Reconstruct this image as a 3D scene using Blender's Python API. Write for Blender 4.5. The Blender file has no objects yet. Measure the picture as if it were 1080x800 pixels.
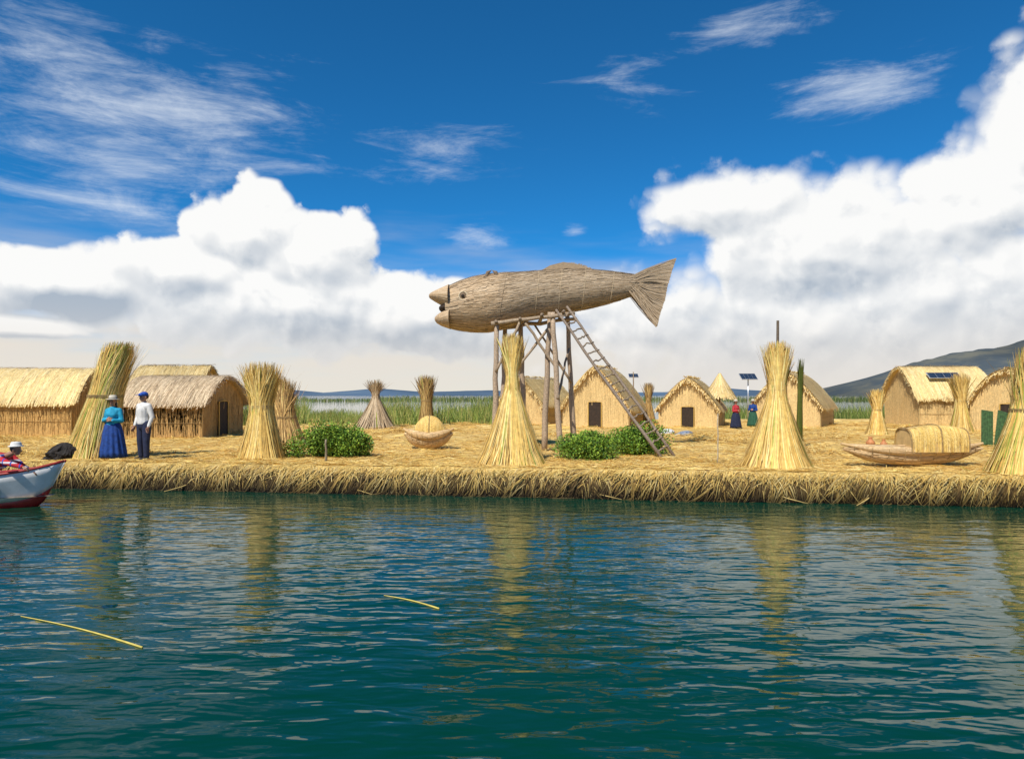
import bpy, math, numpy as np
from mathutils import Vector, Matrix
rng = np.random.default_rng(7)
sc = bpy.context.scene
COL = sc.collection
F, H, HZ, ZG = 720.0, 2.25, 417.0, 0.6

def at(px, Y): return (px-540)/F*Y
def zat(py, Y): return H+(HZ-py)/F*Y
def depth(py, z=ZG): return F*(H-z)/(py-HZ)

# ------------------------------------------------------------------ camera
cd = bpy.data.cameras.new("camera"); cam = bpy.data.objects.new("camera", cd); COL.objects.link(cam)
cam.location = (0, 0, H); cam.rotation_euler = (math.radians(90), 0, 0)
cd.sensor_width = 36; cd.lens = 24; cd.shift_y = 17/1080; cd.clip_end = 30000; cd.clip_start = .05
sc.camera = cam
sc.view_settings.view_transform = 'Standard'; sc.view_settings.look = 'None'; sc.view_settings.exposure = 0

# ------------------------------------------------------------------ node helpers
class G:
    def __init__(s, tree): s.t = tree; s.n = tree.nodes; s.l = tree.links
    def put(s, sock, v):
        if v is None: return
        if isinstance(v, bpy.types.NodeSocket): s.l.new(v, sock)
        else:
            try: sock.default_value = v
            except Exception:
                sock.default_value = (*v, 1) if len(v) == 3 else v
    def m(s, op, a, b=None, c=None, clamp=False):
        n = s.n.new("ShaderNodeMath"); n.operation = op; n.use_clamp = clamp
        s.put(n.inputs[0], a); s.put(n.inputs[1], b); s.put(n.inputs[2], c); return n.outputs[0]
    def v(s, op, a, b=None, scale=None):
        n = s.n.new("ShaderNodeVectorMath"); n.operation = op
        s.put(n.inputs[0], a); s.put(n.inputs[1], b)
        if scale is not None: s.put(n.inputs['Scale'], scale)
        return n.outputs['Value'] if op in ('LENGTH', 'DOT_PRODUCT', 'DISTANCE') else n.outputs[0]
    def xyz(s, x=0., y=0., z=0.):
        n = s.n.new("ShaderNodeCombineXYZ"); s.put(n.inputs[0], x); s.put(n.inputs[1], y); s.put(n.inputs[2], z); return n.outputs[0]
    def sep(s, v):
        n = s.n.new("ShaderNodeSeparateXYZ"); s.put(n.inputs[0], v); return n.outputs
    def noise(s, vec, scale=5., detail=4., rough=.5, dist=0., dim='3D'):
        n = s.n.new("ShaderNodeTexNoise"); n.noise_dimensions = dim
        s.put(n.inputs['Vector'], vec); s.put(n.inputs['Scale'], scale); s.put(n.inputs['Detail'], detail)
        s.put(n.inputs['Roughness'], rough); s.put(n.inputs['Distortion'], dist); return n.outputs['Fac']
    def vor(s, vec, scale=5.):
        n = s.n.new("ShaderNodeTexVoronoi"); n.feature = 'F1'; n.voronoi_dimensions = '2D'
        s.put(n.inputs['Vector'], vec); s.put(n.inputs['Scale'], scale); return n.outputs['Distance']
    def ss(s, x, a, b, lo=0., hi=1.):
        n = s.n.new("ShaderNodeMapRange"); n.interpolation_type = 'SMOOTHSTEP'
        s.put(n.inputs[0], x); s.put(n.inputs[1], a); s.put(n.inputs[2], b); s.put(n.inputs[3], lo); s.put(n.inputs[4], hi); return n.outputs[0]
    def mix(s, f, a, b, mode='MIX'):
        n = s.n.new("ShaderNodeMix"); n.data_type = 'RGBA'; n.blend_type = mode
        s.put(n.inputs[0], f); s.put(n.inputs[6], a); s.put(n.inputs[7], b); return n.outputs[2]
    def mapping(s, vec, loc=(0,0,0), rot=(0,0,0), scale=(1,1,1)):
        n = s.n.new("ShaderNodeMapping"); s.put(n.inputs[0], vec)
        n.inputs[1].default_value = loc; n.inputs[2].default_value = rot; n.inputs[3].default_value = scale; return n.outputs[0]

# ------------------------------------------------------------------ sun + sky
SD = Vector((-0.42, -0.72, 1.0)).normalized()
SEL = math.asin(SD.z); SROT = math.atan2(SD.x, SD.y)
sl = bpy.data.lights.new("sun", 'SUN'); sl.energy = 5.0; sl.angle = math.radians(.5); sl.color = (1, .94, .83)
so = bpy.data.objects.new("sun", sl); COL.objects.link(so); so.rotation_euler = (-SD).to_track_quat('-Z', 'Y').to_euler()

w = bpy.data.worlds.new("World"); sc.world = w; w.use_nodes = True
w.cycles.sampling_method = 'MANUAL'; w.cycles.sample_map_resolution = 256
wt = w.node_tree; wt.nodes.clear(); g = G(wt)
def uv(px, py):
    u = math.atan((px-540)/F); return u, (HZ-py)/F*math.cos(u)
dg = bpy.data.node_groups.new("cumulus", 'ShaderNodeTree')
dg.interface.new_socket("P", in_out='INPUT', socket_type='NodeSocketVector')
dg.interface.new_socket("D", in_out='OUTPUT', socket_type='NodeSocketFloat')
dg.interface.new_socket("A", in_out='OUTPUT', socket_type='NodeSocketFloat')
q = G(dg); gi = dg.nodes.new("NodeGroupInput"); go = dg.nodes.new("NodeGroupOutput")
P = gi.outputs[0]
blobs = [(262,242,90,52),(328,272,88,52),(190,285,110,44),(70,300,150,36),(290,322,200,56),(440,335,110,48),(20,345,80,14),
         (1090,130,75,95),(1030,225,150,90),(870,270,220,95),(770,215,100,46),(860,350,340,95),(1000,310,190,100),(1130,280,200,150)]
acc = None
for (px, py, rx, ry) in blobs:
    u, v_ = uv(px, py); c = math.cos(u)
    d = q.v('MULTIPLY_ADD', P, (F/rx/c/c, F/ry/c, 0)); d.node.inputs[2].default_value = (-u*F/rx/c/c, -v_*F/ry/c, 0)
    b = q.m('SUBTRACT', 1., q.v('LENGTH', d))
    acc = b if acc is None else q.m('SMOOTH_MAX', acc, b, .2)
n1 = q.noise(P, 6., 8., .55, 0., '2D')
wv = q.v('ADD', P, q.v('SCALE', q.xyz(n1, n1, 0.), None, .10))
n2 = q.vor(wv, 16.); n3 = q.vor(wv, 38.)
D = q.m('ADD', acc, q.m('MULTIPLY', q.m('SUBTRACT', n1, .47), 1.4))
D = q.m('ADD', D, q.m('MULTIPLY', q.m('SUBTRACT', .42, n2), .42))
D = q.m('ADD', D, q.m('MULTIPLY', q.m('SUBTRACT', .42, n3), .20))
dg.links.new(D, go.inputs[0]); dg.links.new(acc, go.inputs[1])
tc = wt.nodes.new("ShaderNodeTexCoord"); dx, dy, dz = g.sep(tc.outputs['Generated'])
hyp = g.m('SQRT', g.m('ADD', g.m('MULTIPLY', dx, dx), g.m('MULTIPLY', dy, dy)))
U = g.m('ARCTAN2', dx, dy); V = g.m('DIVIDE', dz, g.m('MAXIMUM', hyp, .001))
PV = g.xyz(U, V, 0.)
def dens(vec):
    n = wt.nodes.new("ShaderNodeGroup"); n.node_tree = dg; g.l.new(vec, n.inputs[0]); return n.outputs
D0, A0 = dens(PV); D1, A1 = dens(g.v('ADD', PV, (-.009, .016, 0)))
sky = wt.nodes.new("ShaderNodeTexSky"); sky.sky_type = 'NISHITA'; sky.sun_disc = False
sky.sun_elevation = SEL; sky.sun_rotation = SROT; sky.altitude = 3800; sky.air_density = 1.0; sky.dust_density = .3; sky.ozone_density = 2.5
S = g.mix(1., sky.outputs[0], (.18, 1.02, 1.45, 1), 'MULTIPLY')
def blobmask(lst):
    a = None
    for (px, py, rx, ry, k) in lst:
        u, v_ = uv(px, py); c = math.cos(u)
        d = g.v('MULTIPLY', g.v('SUBTRACT', PV, (u, v_, 0)), (F/rx/c/c, F/ry/c, 0))
        b = g.m('MULTIPLY', g.ss(g.v('LENGTH', d), 1.15, 0.), k)
        a = b if a is None else g.m('MAXIMUM', a, b)
    return a
cm = blobmask([(180,130,330,150,1.),(60,60,260,110,.85),(800,30,130,40,1.),(900,95,160,52,1.),(505,250,60,30,.95),(608,242,26,14,.9),(440,160,220,60,.7),(665,95,90,80,.6),(110,215,240,70,.9)])
cv = g.mapping(PV, rot=(0, 0, .30), scale=(2.2, 11, 1))
cn = g.noise(cv, 2.0, 9., .68, .35, '2D'); cn2 = g.noise(g.mapping(PV, rot=(0, 0, .22), scale=(1, 3.2, 1)), 8., 8., .7, .35, '2D')
ca = g.ss(g.m('ADD', g.m('ADD', g.m('MULTIPLY', cn, .65), g.m('MULTIPLY', cn2, .5)), g.m('MULTIPLY', g.m('SUBTRACT', cm, 1.), .42)), .34, .92, 0., .9)
K = 10.
S = g.mix(ca, S, (.80*K, .86*K, .94*K, 1))
hz = g.ss(g.m('ADD', V, g.m('MULTIPLY', g.m('SUBTRACT', g.noise(g.mapping(PV, scale=(2, 14, 1)), 2., 4., .5, 0., '2D'), .5), .14)), .25, .03)
S = g.mix(g.m('MULTIPLY', hz, .95), S, (.84*K, .76*K, .66*K, 1))
alpha = g.ss(D0, .0, g.ss(U, .05, .25, .22, .50))
l1 = g.m('MULTIPLY', g.m('SUBTRACT', D0, D1), 1.15); l2 = g.m('MULTIPLY', g.m('SUBTRACT', A0, A1), .75)
ln = g.m('MULTIPLY', g.m('SUBTRACT', g.noise(g.mapping(PV, loc=(3, 1, 0), scale=(1, 1.5, 1)), 3.4, 5., .55, .3, '2D'), .52), .8)
ln = g.m('MULTIPLY', ln, g.ss(D0, .1, .7))
lit = g.m('ADD', g.m('ADD', g.m('ADD', l1, l2), ln), .80)
low = g.ss(V, .06, .24, -.24, .08)
lit = g.m('ADD', lit, g.m('MULTIPLY', low, g.ss(D0, .0, .6)), clamp=True)
cc = g.mix(lit, (.42*K, .49*K, .58*K, 1), (.97*K, .97*K, .96*K, 1))
cc = g.mix(g.ss(V, .13, .0, 0., .9), cc, (.80*K, .75*K, .69*K, 1))
S = g.mix(alpha, S, cc)
bg = wt.nodes.new("ShaderNodeBackground"); g.l.new(S, bg.inputs[0]); bg.inputs[1].default_value = .1
wo = wt.nodes.new("ShaderNodeOutputWorld"); g.l.new(bg.outputs[0], wo.inputs[0])

# ------------------------------------------------------------------ materials
def newmat(name):
    m = bpy.data.materials.new(name); m.use_nodes = True; t = m.node_tree
    return m, G(t), t.nodes["Principled BSDF"]
def straw_mat(name, rough=.62, scale=(1, 1, 1), streak=0., tint=(1, 1, 1), bump=.0):
    m, g, b = newmat(name)
    a = g.n.new("ShaderNodeAttribute"); a.attribute_name = "Col"
    tcn = g.n.new("ShaderNodeTexCoord")
    n = g.noise(g.mapping(tcn.outputs['Object'], scale=scale), 9., 3., .65)
    f = g.ss(n, .3, .72, 1.-streak*.6, 1.+streak*.35)
    c = g.v('SCALE', a.outputs['Color'], None, f); c = g.v('MULTIPLY', c, tint)
    g.l.new(c, b.inputs['Base Color']); b.inputs['Roughness'].default_value = rough
    b.inputs['Specular IOR Level'].default_value = .2
    if bump:
        bn = g.n.new("ShaderNodeBump"); bn.inputs['Distance'].default_value = bump; bn.inputs['Strength'].default_value = 1
        g.l.new(n, bn.inputs['Height']); g.l.new(bn.outputs[0], b.inputs['Normal'])
    return m
M_STRAW = straw_mat("straw", streak=.25)
M_WALL = straw_mat("reed_mat_wall", scale=(2, 2, 1.2), streak=.35, bump=.006)
M_FISH = straw_mat("fish_reeds", scale=(1.2, 3, 3), streak=.3)
M_WOOD = straw_mat("weathered_wood", scale=(3, 3, 3), streak=.6, bump=.008)
def plain(name, col, rough=.6, var=.15, metal=0., nscale=12.):
    m, g, b = newmat(name); tcn = g.n.new("ShaderNodeTexCoord")
    n = g.noise(tcn.outputs['Object'], nscale, 4., .6)
    c = g.v('SCALE', tuple(col), None, g.ss(n, .3, .7, 1-var, 1+var))
    g.l.new(c, b.inputs['Base Color']); b.inputs['Roughness'].default_value = rough; b.inputs['Metallic'].default_value = metal
    return m

GOLD = np.array([(.84,.57,.17),(.76,.49,.13),(.88,.66,.27),(.60,.37,.10),(.86,.62,.20)])
PALE = np.array([(.84,.64,.30),(.78,.57,.24),(.86,.69,.37),(.70,.50,.21),(.84,.64,.28)])
BROWN = np.array([(.36,.22,.08),(.26,.155,.055),(.44,.29,.10),(.18,.105,.04),(.54,.38,.15)])
GREY = np.array([(.46,.34,.21),(.40,.29,.17),(.52,.40,.26),(.33,.235,.14),(.56,.44,.28)])
GREEN = np.array([(.34,.38,.06),(.44,.45,.09),(.25,.32,.05),(.38,.40,.07),(.29,.34,.05)])
def pal(p, n, green=0.):
    c = p[rng.integers(0, len(p), n)]*rng.uniform(.82, 1.12, (n, 1))
    if green:
        k = rng.random(n) < green; c[k] = GREEN[rng.integers(0, len(GREEN), k.sum())]
    return c

# ------------------------------------------------------------------ mesh builder
class MB:
    def __init__(s): s.V=[]; s.C=[]; s.L=[]; s.S=[]; s.MI=[]; s.nv=0
    def add(s, V, Fc, C=(.5,.5,.5), mi=0):
        V = np.asarray(V, float).reshape(-1, 3); n = len(V)
        C = np.asarray(C, float)
        if C.ndim == 1: C = np.tile(C, (n, 1))
        s.V.append(V); s.C.append(C)
        if isinstance(Fc, np.ndarray):
            s.L.append((Fc+s.nv).ravel()); s.S.append(np.full(len(Fc), Fc.shape[1])); s.MI.append(np.full(len(Fc), mi))
        else:
            for f in Fc: s.L.append(np.array(f)+s.nv)
            s.S.append(np.array([len(f) for f in Fc])); s.MI.append(np.full(len(Fc), mi))
        s.nv += n
    def ribbons(s, P, W, C, mi=0):
        n, k, _ = P.shape
        V = np.stack([P-W, P+W], 2).reshape(-1, 3)
        i = np.arange(n)[:, None]*k*2; j = np.arange(k-1)[None]*2; b = (i+j).ravel()
        Fc = np.stack([b, b+1, b+3, b+2], 1)
        if C.ndim == 2: C = np.repeat(C, k*2, 0)
        else: C = np.repeat(C.reshape(-1, 3), 2, 0)
        s.add(V, Fc, C, mi)
    def loft(s, secs, C=(.5,.5,.5), caps=True, mi=0):
        secs = [np.asarray(x, float) for x in secs]; m = len(secs[0]); k = len(secs)
        V = np.concatenate(secs)
        Fc = []
        for a in range(k-1):
            for b in range(m):
                b2 = (b+1) % m; Fc.append((a*m+b, a*m+b2, (a+1)*m+b2, (a+1)*m+b))
        if caps:
            s.add(V, [tuple(f) for f in Fc]+[tuple(range(m))[::-1], tuple(range((k-1)*m, k*m))], C, mi)
        else: s.add(V, np.array(Fc), C, mi)
    def tube(s, pts, r, seg=8, C=(.5,.5,.5), caps=True, mi=0, flat=1.):
        pts = np.asarray(pts, float); k = len(pts); r = np.broadcast_to(np.asarray(r, float), (k,))
        T = np.gradient(pts, axis=0); T /= np.linalg.norm(T, axis=1)[:, None]+1e-9
        ref = np.array((0, 0, 1.)) if abs(T[0][2]) < .8 else np.array((1., 0, 0))
        secs = []
        a = np.linspace(0, 2*math.pi, seg, endpoint=False)
        for i in range(k):
            n = np.cross(T[i], ref); n /= np.linalg.norm(n)+1e-9; b = np.cross(n, T[i])
            secs.append(pts[i]+r[i]*(np.cos(a)[:, None]*n+flat*np.sin(a)[:, None]*b))
        s.loft(secs, C, caps, mi)
    def ell(s, c, r, C=(.5,.5,.5), nu=14, nv=9, mi=0, R=None):
        th = np.linspace(0.02, math.pi-.02, nv); a = np.linspace(0, 2*math.pi, nu, endpoint=False)
        secs = []
        for t in th:
            p = np.stack([np.sin(t)*np.cos(a), np.sin(t)*np.sin(a), np.full(nu, np.cos(t))], 1)*np.array(r)
            if R is not None: p = p @ np.array(R).T
            secs.append(p+np.array(c))
        s.loft(secs[::-1], C, True, mi)
    def cap(s, a, b, ra, rb, C=(.5,.5,.5), mi=0, seg=12):
        a = np.array(a, float); b = np.array(b, float); d = b-a; L = np.linalg.norm(d)+1e-9; d /= L
        pts = []; rr = []
        for t in (-1, -.9, -.6, -.25): pts.append(a+d*ra*t); rr.append(ra*math.sqrt(max(1-t*t, .01)))
        pts.append(a); rr.append(ra); pts.append(b); rr.append(rb)
        for t in (.25, .6, .9, 1): pts.append(b+d*rb*t); rr.append(rb*math.sqrt(max(1-t*t, .01)))
        s.tube(pts, rr, seg, C, True, mi)
    def box(s, c, sz, C=(.5,.5,.5), mi=0, R=None, bev=.0):
        x, y, z = np.array(sz)/2
        e = min(x, y, z)*.25 if bev == 0 else bev
        def ring(zz, e1): return [(-x+e1,-y,zz),(x-e1,-y,zz),(x,-y+e1,zz),(x,y-e1,zz),(x-e1,y,zz),(-x+e1,y,zz),(-x,y-e1,zz),(-x,-y+e1,zz)]
        secs = [np.array(ring(-z, e))*np.array((1-e/x, 1-e/y, 1)), np.array(ring(-z+e, e)), np.array(ring(z-e, e)), np.array(ring(z, e))*np.array((1-e/x, 1-e/y, 1))]
        out = []
        for p in secs:
            if R is not None: p = p @ np.array(R).T
            out.append(p+np.array(c))
        s.loft(out, C, True, mi)
    def build(s, name, mats, loc=(0,0,0), rz=0., smooth=False, parent=None):
        V = np.concatenate(s.V); C = np.concatenate(s.C); L = np.concatenate(s.L).astype(np.int32)
        S_ = np.concatenate(s.S); MI = np.concatenate(s.MI)
        me = bpy.data.meshes.new(name)
        me.vertices.add(len(V)); me.vertices.foreach_set("co", V.ravel().astype(np.float32))
        me.loops.add(len(L)); me.loops.foreach_set("vertex_index", L)
        me.polygons.add(len(S_)); me.polygons.foreach_set("loop_start", np.concatenate([[0], np.cumsum(S_)[:-1]]).astype(np.int32))
        me.polygons.foreach_set("material_index", MI.astype(np.int32))
        me.update(calc_edges=True)
        ca = me.color_attributes.new("Col", 'FLOAT_COLOR', 'POINT')
        ca.data.foreach_set("color", np.concatenate([np.clip(C, 0, .9), np.ones((len(C), 1))], 1).ravel().astype(np.float32))
        me.polygons.foreach_set("use_smooth", np.full(len(S_), smooth))
        for mt in (mats if isinstance(mats, (list, tuple)) else [mats]): me.materials.append(mt)
        o = bpy.data.objects.new(name, me); COL.objects.link(o)
        o.location = loc; o.rotation_euler = (0, 0, rz)
        if parent is not None: o.parent = parent
        return o
def empty(name, loc, rz=0.):
    o = bpy.data.objects.new(name, None); COL.objects.link(o); o.location = loc; o.rotation_euler = (0, 0, rz); o.empty_display_size = .3; return o
def tag(o, label, cat, group=None):
    o["label"] = label; o["category"] = cat
    if group: o["group"] = group
    return o

# ------------------------------------------------------------------ water
def water_mat():
    m, g, b = newmat("lake_water")
    geo = g.n.new("ShaderNodeNewGeometry"); p = geo.outputs['Position']
    a = g.noise(g.mapping(p, rot=(0, 0, .12), scale=(.42, 1.1, 1)), 4.0, 2., .45, .35)
    c = g.noise(g.mapping(p, rot=(0, 0, -.25), scale=(.55, 1., 1)), 1.5, 1., .5, .2)
    d = g.noise(g.mapping(p, rot=(0, 0, .5), scale=(.6, 1.3, 1)), 10., 1., .5, .3)
    gust = g.ss(g.noise(g.mapping(p, scale=(.5, 1, 1)), .22, 2., .5), .35, .65, .75, 1.15)
    h = g.m('ADD', g.m('ADD', g.m('MULTIPLY', a, .36), g.m('MULTIPLY', c, .32)), g.m('MULTIPLY', d, .035))
    h = g.m('MULTIPLY', h, gust)
    bn = g.n.new("ShaderNodeBump"); bn.inputs['Distance'].default_value = .082; bn.inputs['Strength'].default_value = 1.
    g.l.new(h, bn.inputs['Height']); g.l.new(bn.outputs[0], b.inputs['Normal'])
    n = g.noise(p, .08, 2., .5)
    g.l.new(g.mix(n, (.0002, .033, .019, 1), (.0005, .046, .025, 1)), b.inputs['Base Color'])
    b.inputs['Roughness'].default_value = .02; b.inputs['IOR'].default_value = 1.333
    return m
mb = MB(); xs = np.array([-12000, -400, -60, -15, 0, 15, 60, 400, 12000.]); ys = np.array([-200, 0, 10, 20, 60, 400, 14000.])
Vx = np.array([(x, y, 0) for y in ys for x in xs]); nx = len(xs)
mb.add(Vx, np.array([(j*nx+i, j*nx+i+1, (j+1)*nx+i+1, (j+1)*nx+i) for j in range(len(ys)-1) for i in range(nx-1)]))
o = mb.build("water", water_mat()); o["kind"] = "structure"

# ------------------------------------------------------------------ reed island
def vnoise(x, y, s, seed=0):
    x = np.asarray(x, float)/s+seed*17.3; y = np.asarray(y, float)/s+seed*9.1
    xi = np.floor(x); yi = np.floor(y); fx = x-xi; fy = y-yi; fx = fx*fx*(3-2*fx); fy = fy*fy*(3-2*fy)
    def h(a, b): t = np.sin(a*127.1+b*311.7+seed)*43758.5453; return t-np.floor(t)
    return (h(xi, yi)*(1-fx)+h(xi+1, yi)*fx)*(1-fy)+(h(xi, yi+1)*(1-fx)+h(xi+1, yi+1)*fx)*fy
def Yf(X): return 15.15-.13*X+.16*(vnoise(X, X*0, 1.7, 3)-.5)+.10*(vnoise(X, X*0, .5, 5)-.5)
def ztop(X, Y):
    X = np.asarray(X, float); Y = np.asarray(Y, float)
    d = Y-Yf(X); t = np.clip(d/.20, 0, 1); z = -.25+(ZG+.25)*np.sin(t*math.pi/2)**.6
    bump = .05*(vnoise(X, Y, 1.3, 1)-.5)+.04*(vnoise(X, Y, .45, 2)-.5)
    tb = np.clip((50-Y)/1.5, 0, 1)
    return np.where(t > .3, z+bump*np.clip(d/.5, 0, 1), z)*tb - (1-tb)*.3
def ground_mat():
    m, g, b = newmat("straw_ground")
    geo = g.n.new("ShaderNodeNewGeometry"); p = geo.outputs['Position']
    w1 = g.v('ADD', p, g.v('SCALE', g.xyz(g.noise(p, 1.2, 3.), g.noise(p, 1.5, 3.), 0.), None, .8))
    s1 = g.noise(g.mapping(w1, rot=(0, 0, .3), scale=(1, 14, 3)), 3.5, 4., .65)
    s2 = g.noise(g.mapping(w1, rot=(0, 0, 1.6), scale=(1, 14, 3)), 3.5, 4., .65)
    s = g.m('MAXIMUM', s1, s2); n = g.noise(p, .8, 4., .6)
    c = g.mix(g.ss(s, .4, .72), (.56, .35, .10, 1), (.86, .61, .23, 1))
    c = g.mix(g.ss(n, .42, .72, 0., .6), c, (.88, .67, .28, 1))
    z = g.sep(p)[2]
    c = g.mix(g.ss(z, .56, .42), c, (.012, .008, .004, 1))  # near-black shade painted on the bank face behind the fringe
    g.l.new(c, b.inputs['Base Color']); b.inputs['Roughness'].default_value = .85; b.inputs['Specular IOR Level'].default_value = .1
    bn = g.n.new("ShaderNodeBump"); bn.inputs['Distance'].default_value = .035; g.l.new(s, bn.inputs['Height']); g.l.new(bn.outputs[0], b.inputs['Normal'])
    return m
X = np.linspace(-42, 46, 520); dd = np.concatenate([np.linspace(-.02, .5, 14), np.linspace(.7, 6, 34), np.linspace(6.4, 40, 60)])
XX, DD = np.meshgrid(X, dd); YY = Yf(XX)+DD; ZZ = ztop(XX, YY)
mb = MB(); n0, n1_ = XX.shape; idx = np.arange(n0*n1_).reshape(n0, n1_)
mb.add(np.stack([XX, YY, ZZ], -1), np.stack([idx[:-1, :-1], idx[:-1, 1:], idx[1:, 1:], idx[1:, :-1]], -1).reshape(-1, 4))
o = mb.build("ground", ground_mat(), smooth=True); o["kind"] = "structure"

# fringe of hanging reeds along the bank
mb = MB()
def fringe(nc, per, drange, tiltsd, lr, dropr, outr, gold, dark):
    cx = rng.uniform(-24, 24, nc); cdp = rng.uniform(*drange, nc)
    tilt = rng.normal(0, tiltsd, nc); cl = rng.uniform(*lr, nc)
    kind = rng.random(nc)*.6+.6*(vnoise(cx, cx*0, .9, 9))
    N = nc*per
    bx = np.repeat(cx, per)+rng.normal(0, .05, N); bd = np.clip(np.repeat(cdp, per)+rng.normal(0, .04, N), 0.02, .6)
    tl = np.repeat(tilt, per)+rng.normal(0, .2, N); L = np.repeat(cl, per)*rng.uniform(.4, .8, N)
    y0 = Yf(bx)+bd; z0 = ztop(bx, y0)+.015
    ts = np.array([0, .3, .66, 1.])
    outw = rng.uniform(*outr, N)+bd*.9/np.maximum(L, .2)
    PX = bx[:, None]+tl[:, None]*L[:, None]*ts; PY = y0[:, None]-(outw*L)[:, None]*ts**.5
    drop = L*rng.uniform(*dropr, N); PZ = z0[:, None]+.015*np.sin(ts*3)-drop[:, None]*ts**1.9
    PZ = np.maximum(PZ, -.04+rng.uniform(0, .06, (N, 1)))
    W = np.zeros((N, 4, 3)); wd = rng.uniform(.004, .009, N)
    W[:, :, 0] = wd[:, None]; W[:, :, 2] = (wd*tl)[:, None]*.6; W[:, -1] *= .5
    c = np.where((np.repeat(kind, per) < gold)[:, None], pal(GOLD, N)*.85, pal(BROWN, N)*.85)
    c4 = np.repeat(c[:, None], 4, 1)*np.clip(dark+np.clip(PZ, 0, 1)/.56, .07, 1)[..., None]**1.5  # shade painted into the stalks, deepening towards the waterline
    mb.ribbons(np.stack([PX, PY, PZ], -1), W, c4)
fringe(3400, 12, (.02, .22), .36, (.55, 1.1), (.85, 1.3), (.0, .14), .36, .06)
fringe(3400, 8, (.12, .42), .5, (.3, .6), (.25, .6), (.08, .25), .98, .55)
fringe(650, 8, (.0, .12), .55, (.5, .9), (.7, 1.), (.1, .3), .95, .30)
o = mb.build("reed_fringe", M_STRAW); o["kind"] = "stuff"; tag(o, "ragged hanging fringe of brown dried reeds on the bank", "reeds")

def litter(N, xr, dr, lr, wr, lift, k=3, yaw=None, sd=.5):
    bx = rng.uniform(*xr, N); y0 = Yf(bx)+rng.uniform(*dr, N)
    a = rng.uniform(0, math.pi*2, N) if yaw is None else rng.normal(yaw, sd, N)
    L = rng.uniform(*lr, N); t = np.linspace(-.5, .5, k)
    PX = bx[:, None]+np.cos(a)[:, None]*L[:, None]*t; PY = y0[:, None]+np.sin(a)[:, None]*L[:, None]*t
    z = ztop(PX, PY); z = np.maximum(z, z.mean(1)[:, None]*.9); z = np.where(z < .5, np.maximum(z, z[:, -1:]*.92), z)
    PZ = z+rng.uniform(.005, lift, (N, 1))+rng.normal(0, lift*.4, (N, 1))*t*2
    wd = rng.uniform(*wr, N); W = np.stack([-np.sin(a)*wd, np.cos(a)*wd, rng.normal(0, .4, N)*wd], -1)[:, None].repeat(k, 1)
    return np.stack([PX, PY, PZ], -1), W, pal(GOLD, N, .01)*np.where(rng.random((N, 1)) < .13, .68, 1.04)
mb = MB()
mb.ribbons(*litter(18000, (-15, 14), (.3, 3.2), (.12, .5), (.003, .006), .04))
mb.ribbons(*litter(5000, (-15, 14), (.12, .6), (.3, .9), (.003, .007), .04, yaw=0.))
mb.ribbons(*litter(18000, (-22, 22), (2.5, 10), (.2, .6), (.004, .008), .05))
mb.ribbons(*litter(16000, (-32, 34), (9, 32), (.4, 1.), (.006, .013), .08))
for _ in range(70):
    mx = rng.uniform(-22, 24); md = rng.uniform(1.5, 26); R = rng.uniform(.4, 1.4); n = 400; hh = rng.uniform(.04, .2)
    r = rng.random(n)**.6*R; a = rng.uniform(0, 6.28, n); px = mx+r*np.cos(a); py = Yf(np.full(n, mx))+md+r*np.sin(a)*.7
    zz = ztop(px, py)+hh*(1-(r/R)**2); b = rng.uniform(0, 6.28, n); L = rng.uniform(.15, .4, n); el = rng.normal(0, .25, n)
    dv = np.stack([np.cos(b)*np.cos(el), np.sin(b)*np.cos(el), np.sin(el)], -1)*L[:, None]
    Pm = np.stack([px, py, zz], -1)[:, None]+dv[:, None]*np.array([-.5, .5])[None, :, None]
    Wm = np.stack([-np.sin(b), np.cos(b), b*0+.3], -1)[:, None].repeat(2, 1)*rng.uniform(.004, .008, (n, 1, 1))
    mb.ribbons(Pm, Wm, pal(GOLD, n)*1.02)
o = mb.build("straw_litter", M_STRAW); o["kind"] = "stuff"; tag(o, "loose golden straw scattered over the floating island", "straw")

# ------------------------------------------------------------------ green reeds & far shore & hills
M_GREEN = straw_mat("green_reeds", streak=.2)
def reeds(N, xr, yr, hr, w, cols, name, label):
    x = rng.uniform(*xr, N); y = rng.uniform(*yr, N); keep = vnoise(x, y, 2.5, 8) > .38; x = x[keep]; y = y[keep]; n = len(x)
    h = rng.uniform(*hr, n)*(.55+.75*vnoise(x, y, 1.8, 4)); h = h*np.where((x/y > -.30) & (x/y < -.2), .55, 1.); lx = rng.normal(0, .22, n); ly = rng.normal(0, .16, n)
    t = np.array([0, .5, 1.]); Pp = np.stack([x[:, None]+(lx*h)[:, None]*t**2, y[:, None]+(ly*h)[:, None]*t**2, h[:, None]*t], -1)
    Wd = np.zeros((n, 3, 3)); Wd[:, :, 0] = w*np.array([1, .9, .25])
    c = cols[rng.integers(0, len(cols), n)]*rng.uniform(.7, 1.3, (n, 1))*(.7+.6*vnoise(x, y, 3., 11))[:, None]
    mb = MB(); mb.ribbons(Pp, Wd, c); o = mb.build(name, M_GREEN); o["kind"] = "stuff"; tag(o, label, "reeds"); return o
GR = np.array([(.16,.22,.04),(.12,.18,.035),(.25,.29,.06),(.09,.13,.03),(.34,.32,.10)])
reeds(15000, (-17, -.5), (37.5, 57), (1.2, 2.05), .018, GR, "reed_bed", "dense green standing totora reeds by the water")
reeds(9000, (16, 46), (51, 66), (.9, 1.5), .02, GR, "reed_bed", "dense green standing totora reeds by the water")
reeds(16000, (-260, 280), (230, 330), (1.3, 2.4), .09, GR*.65+np.array((.01, .015, .02)), "far_reed_bed", "distant belt of green reeds across the lake")
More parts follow.
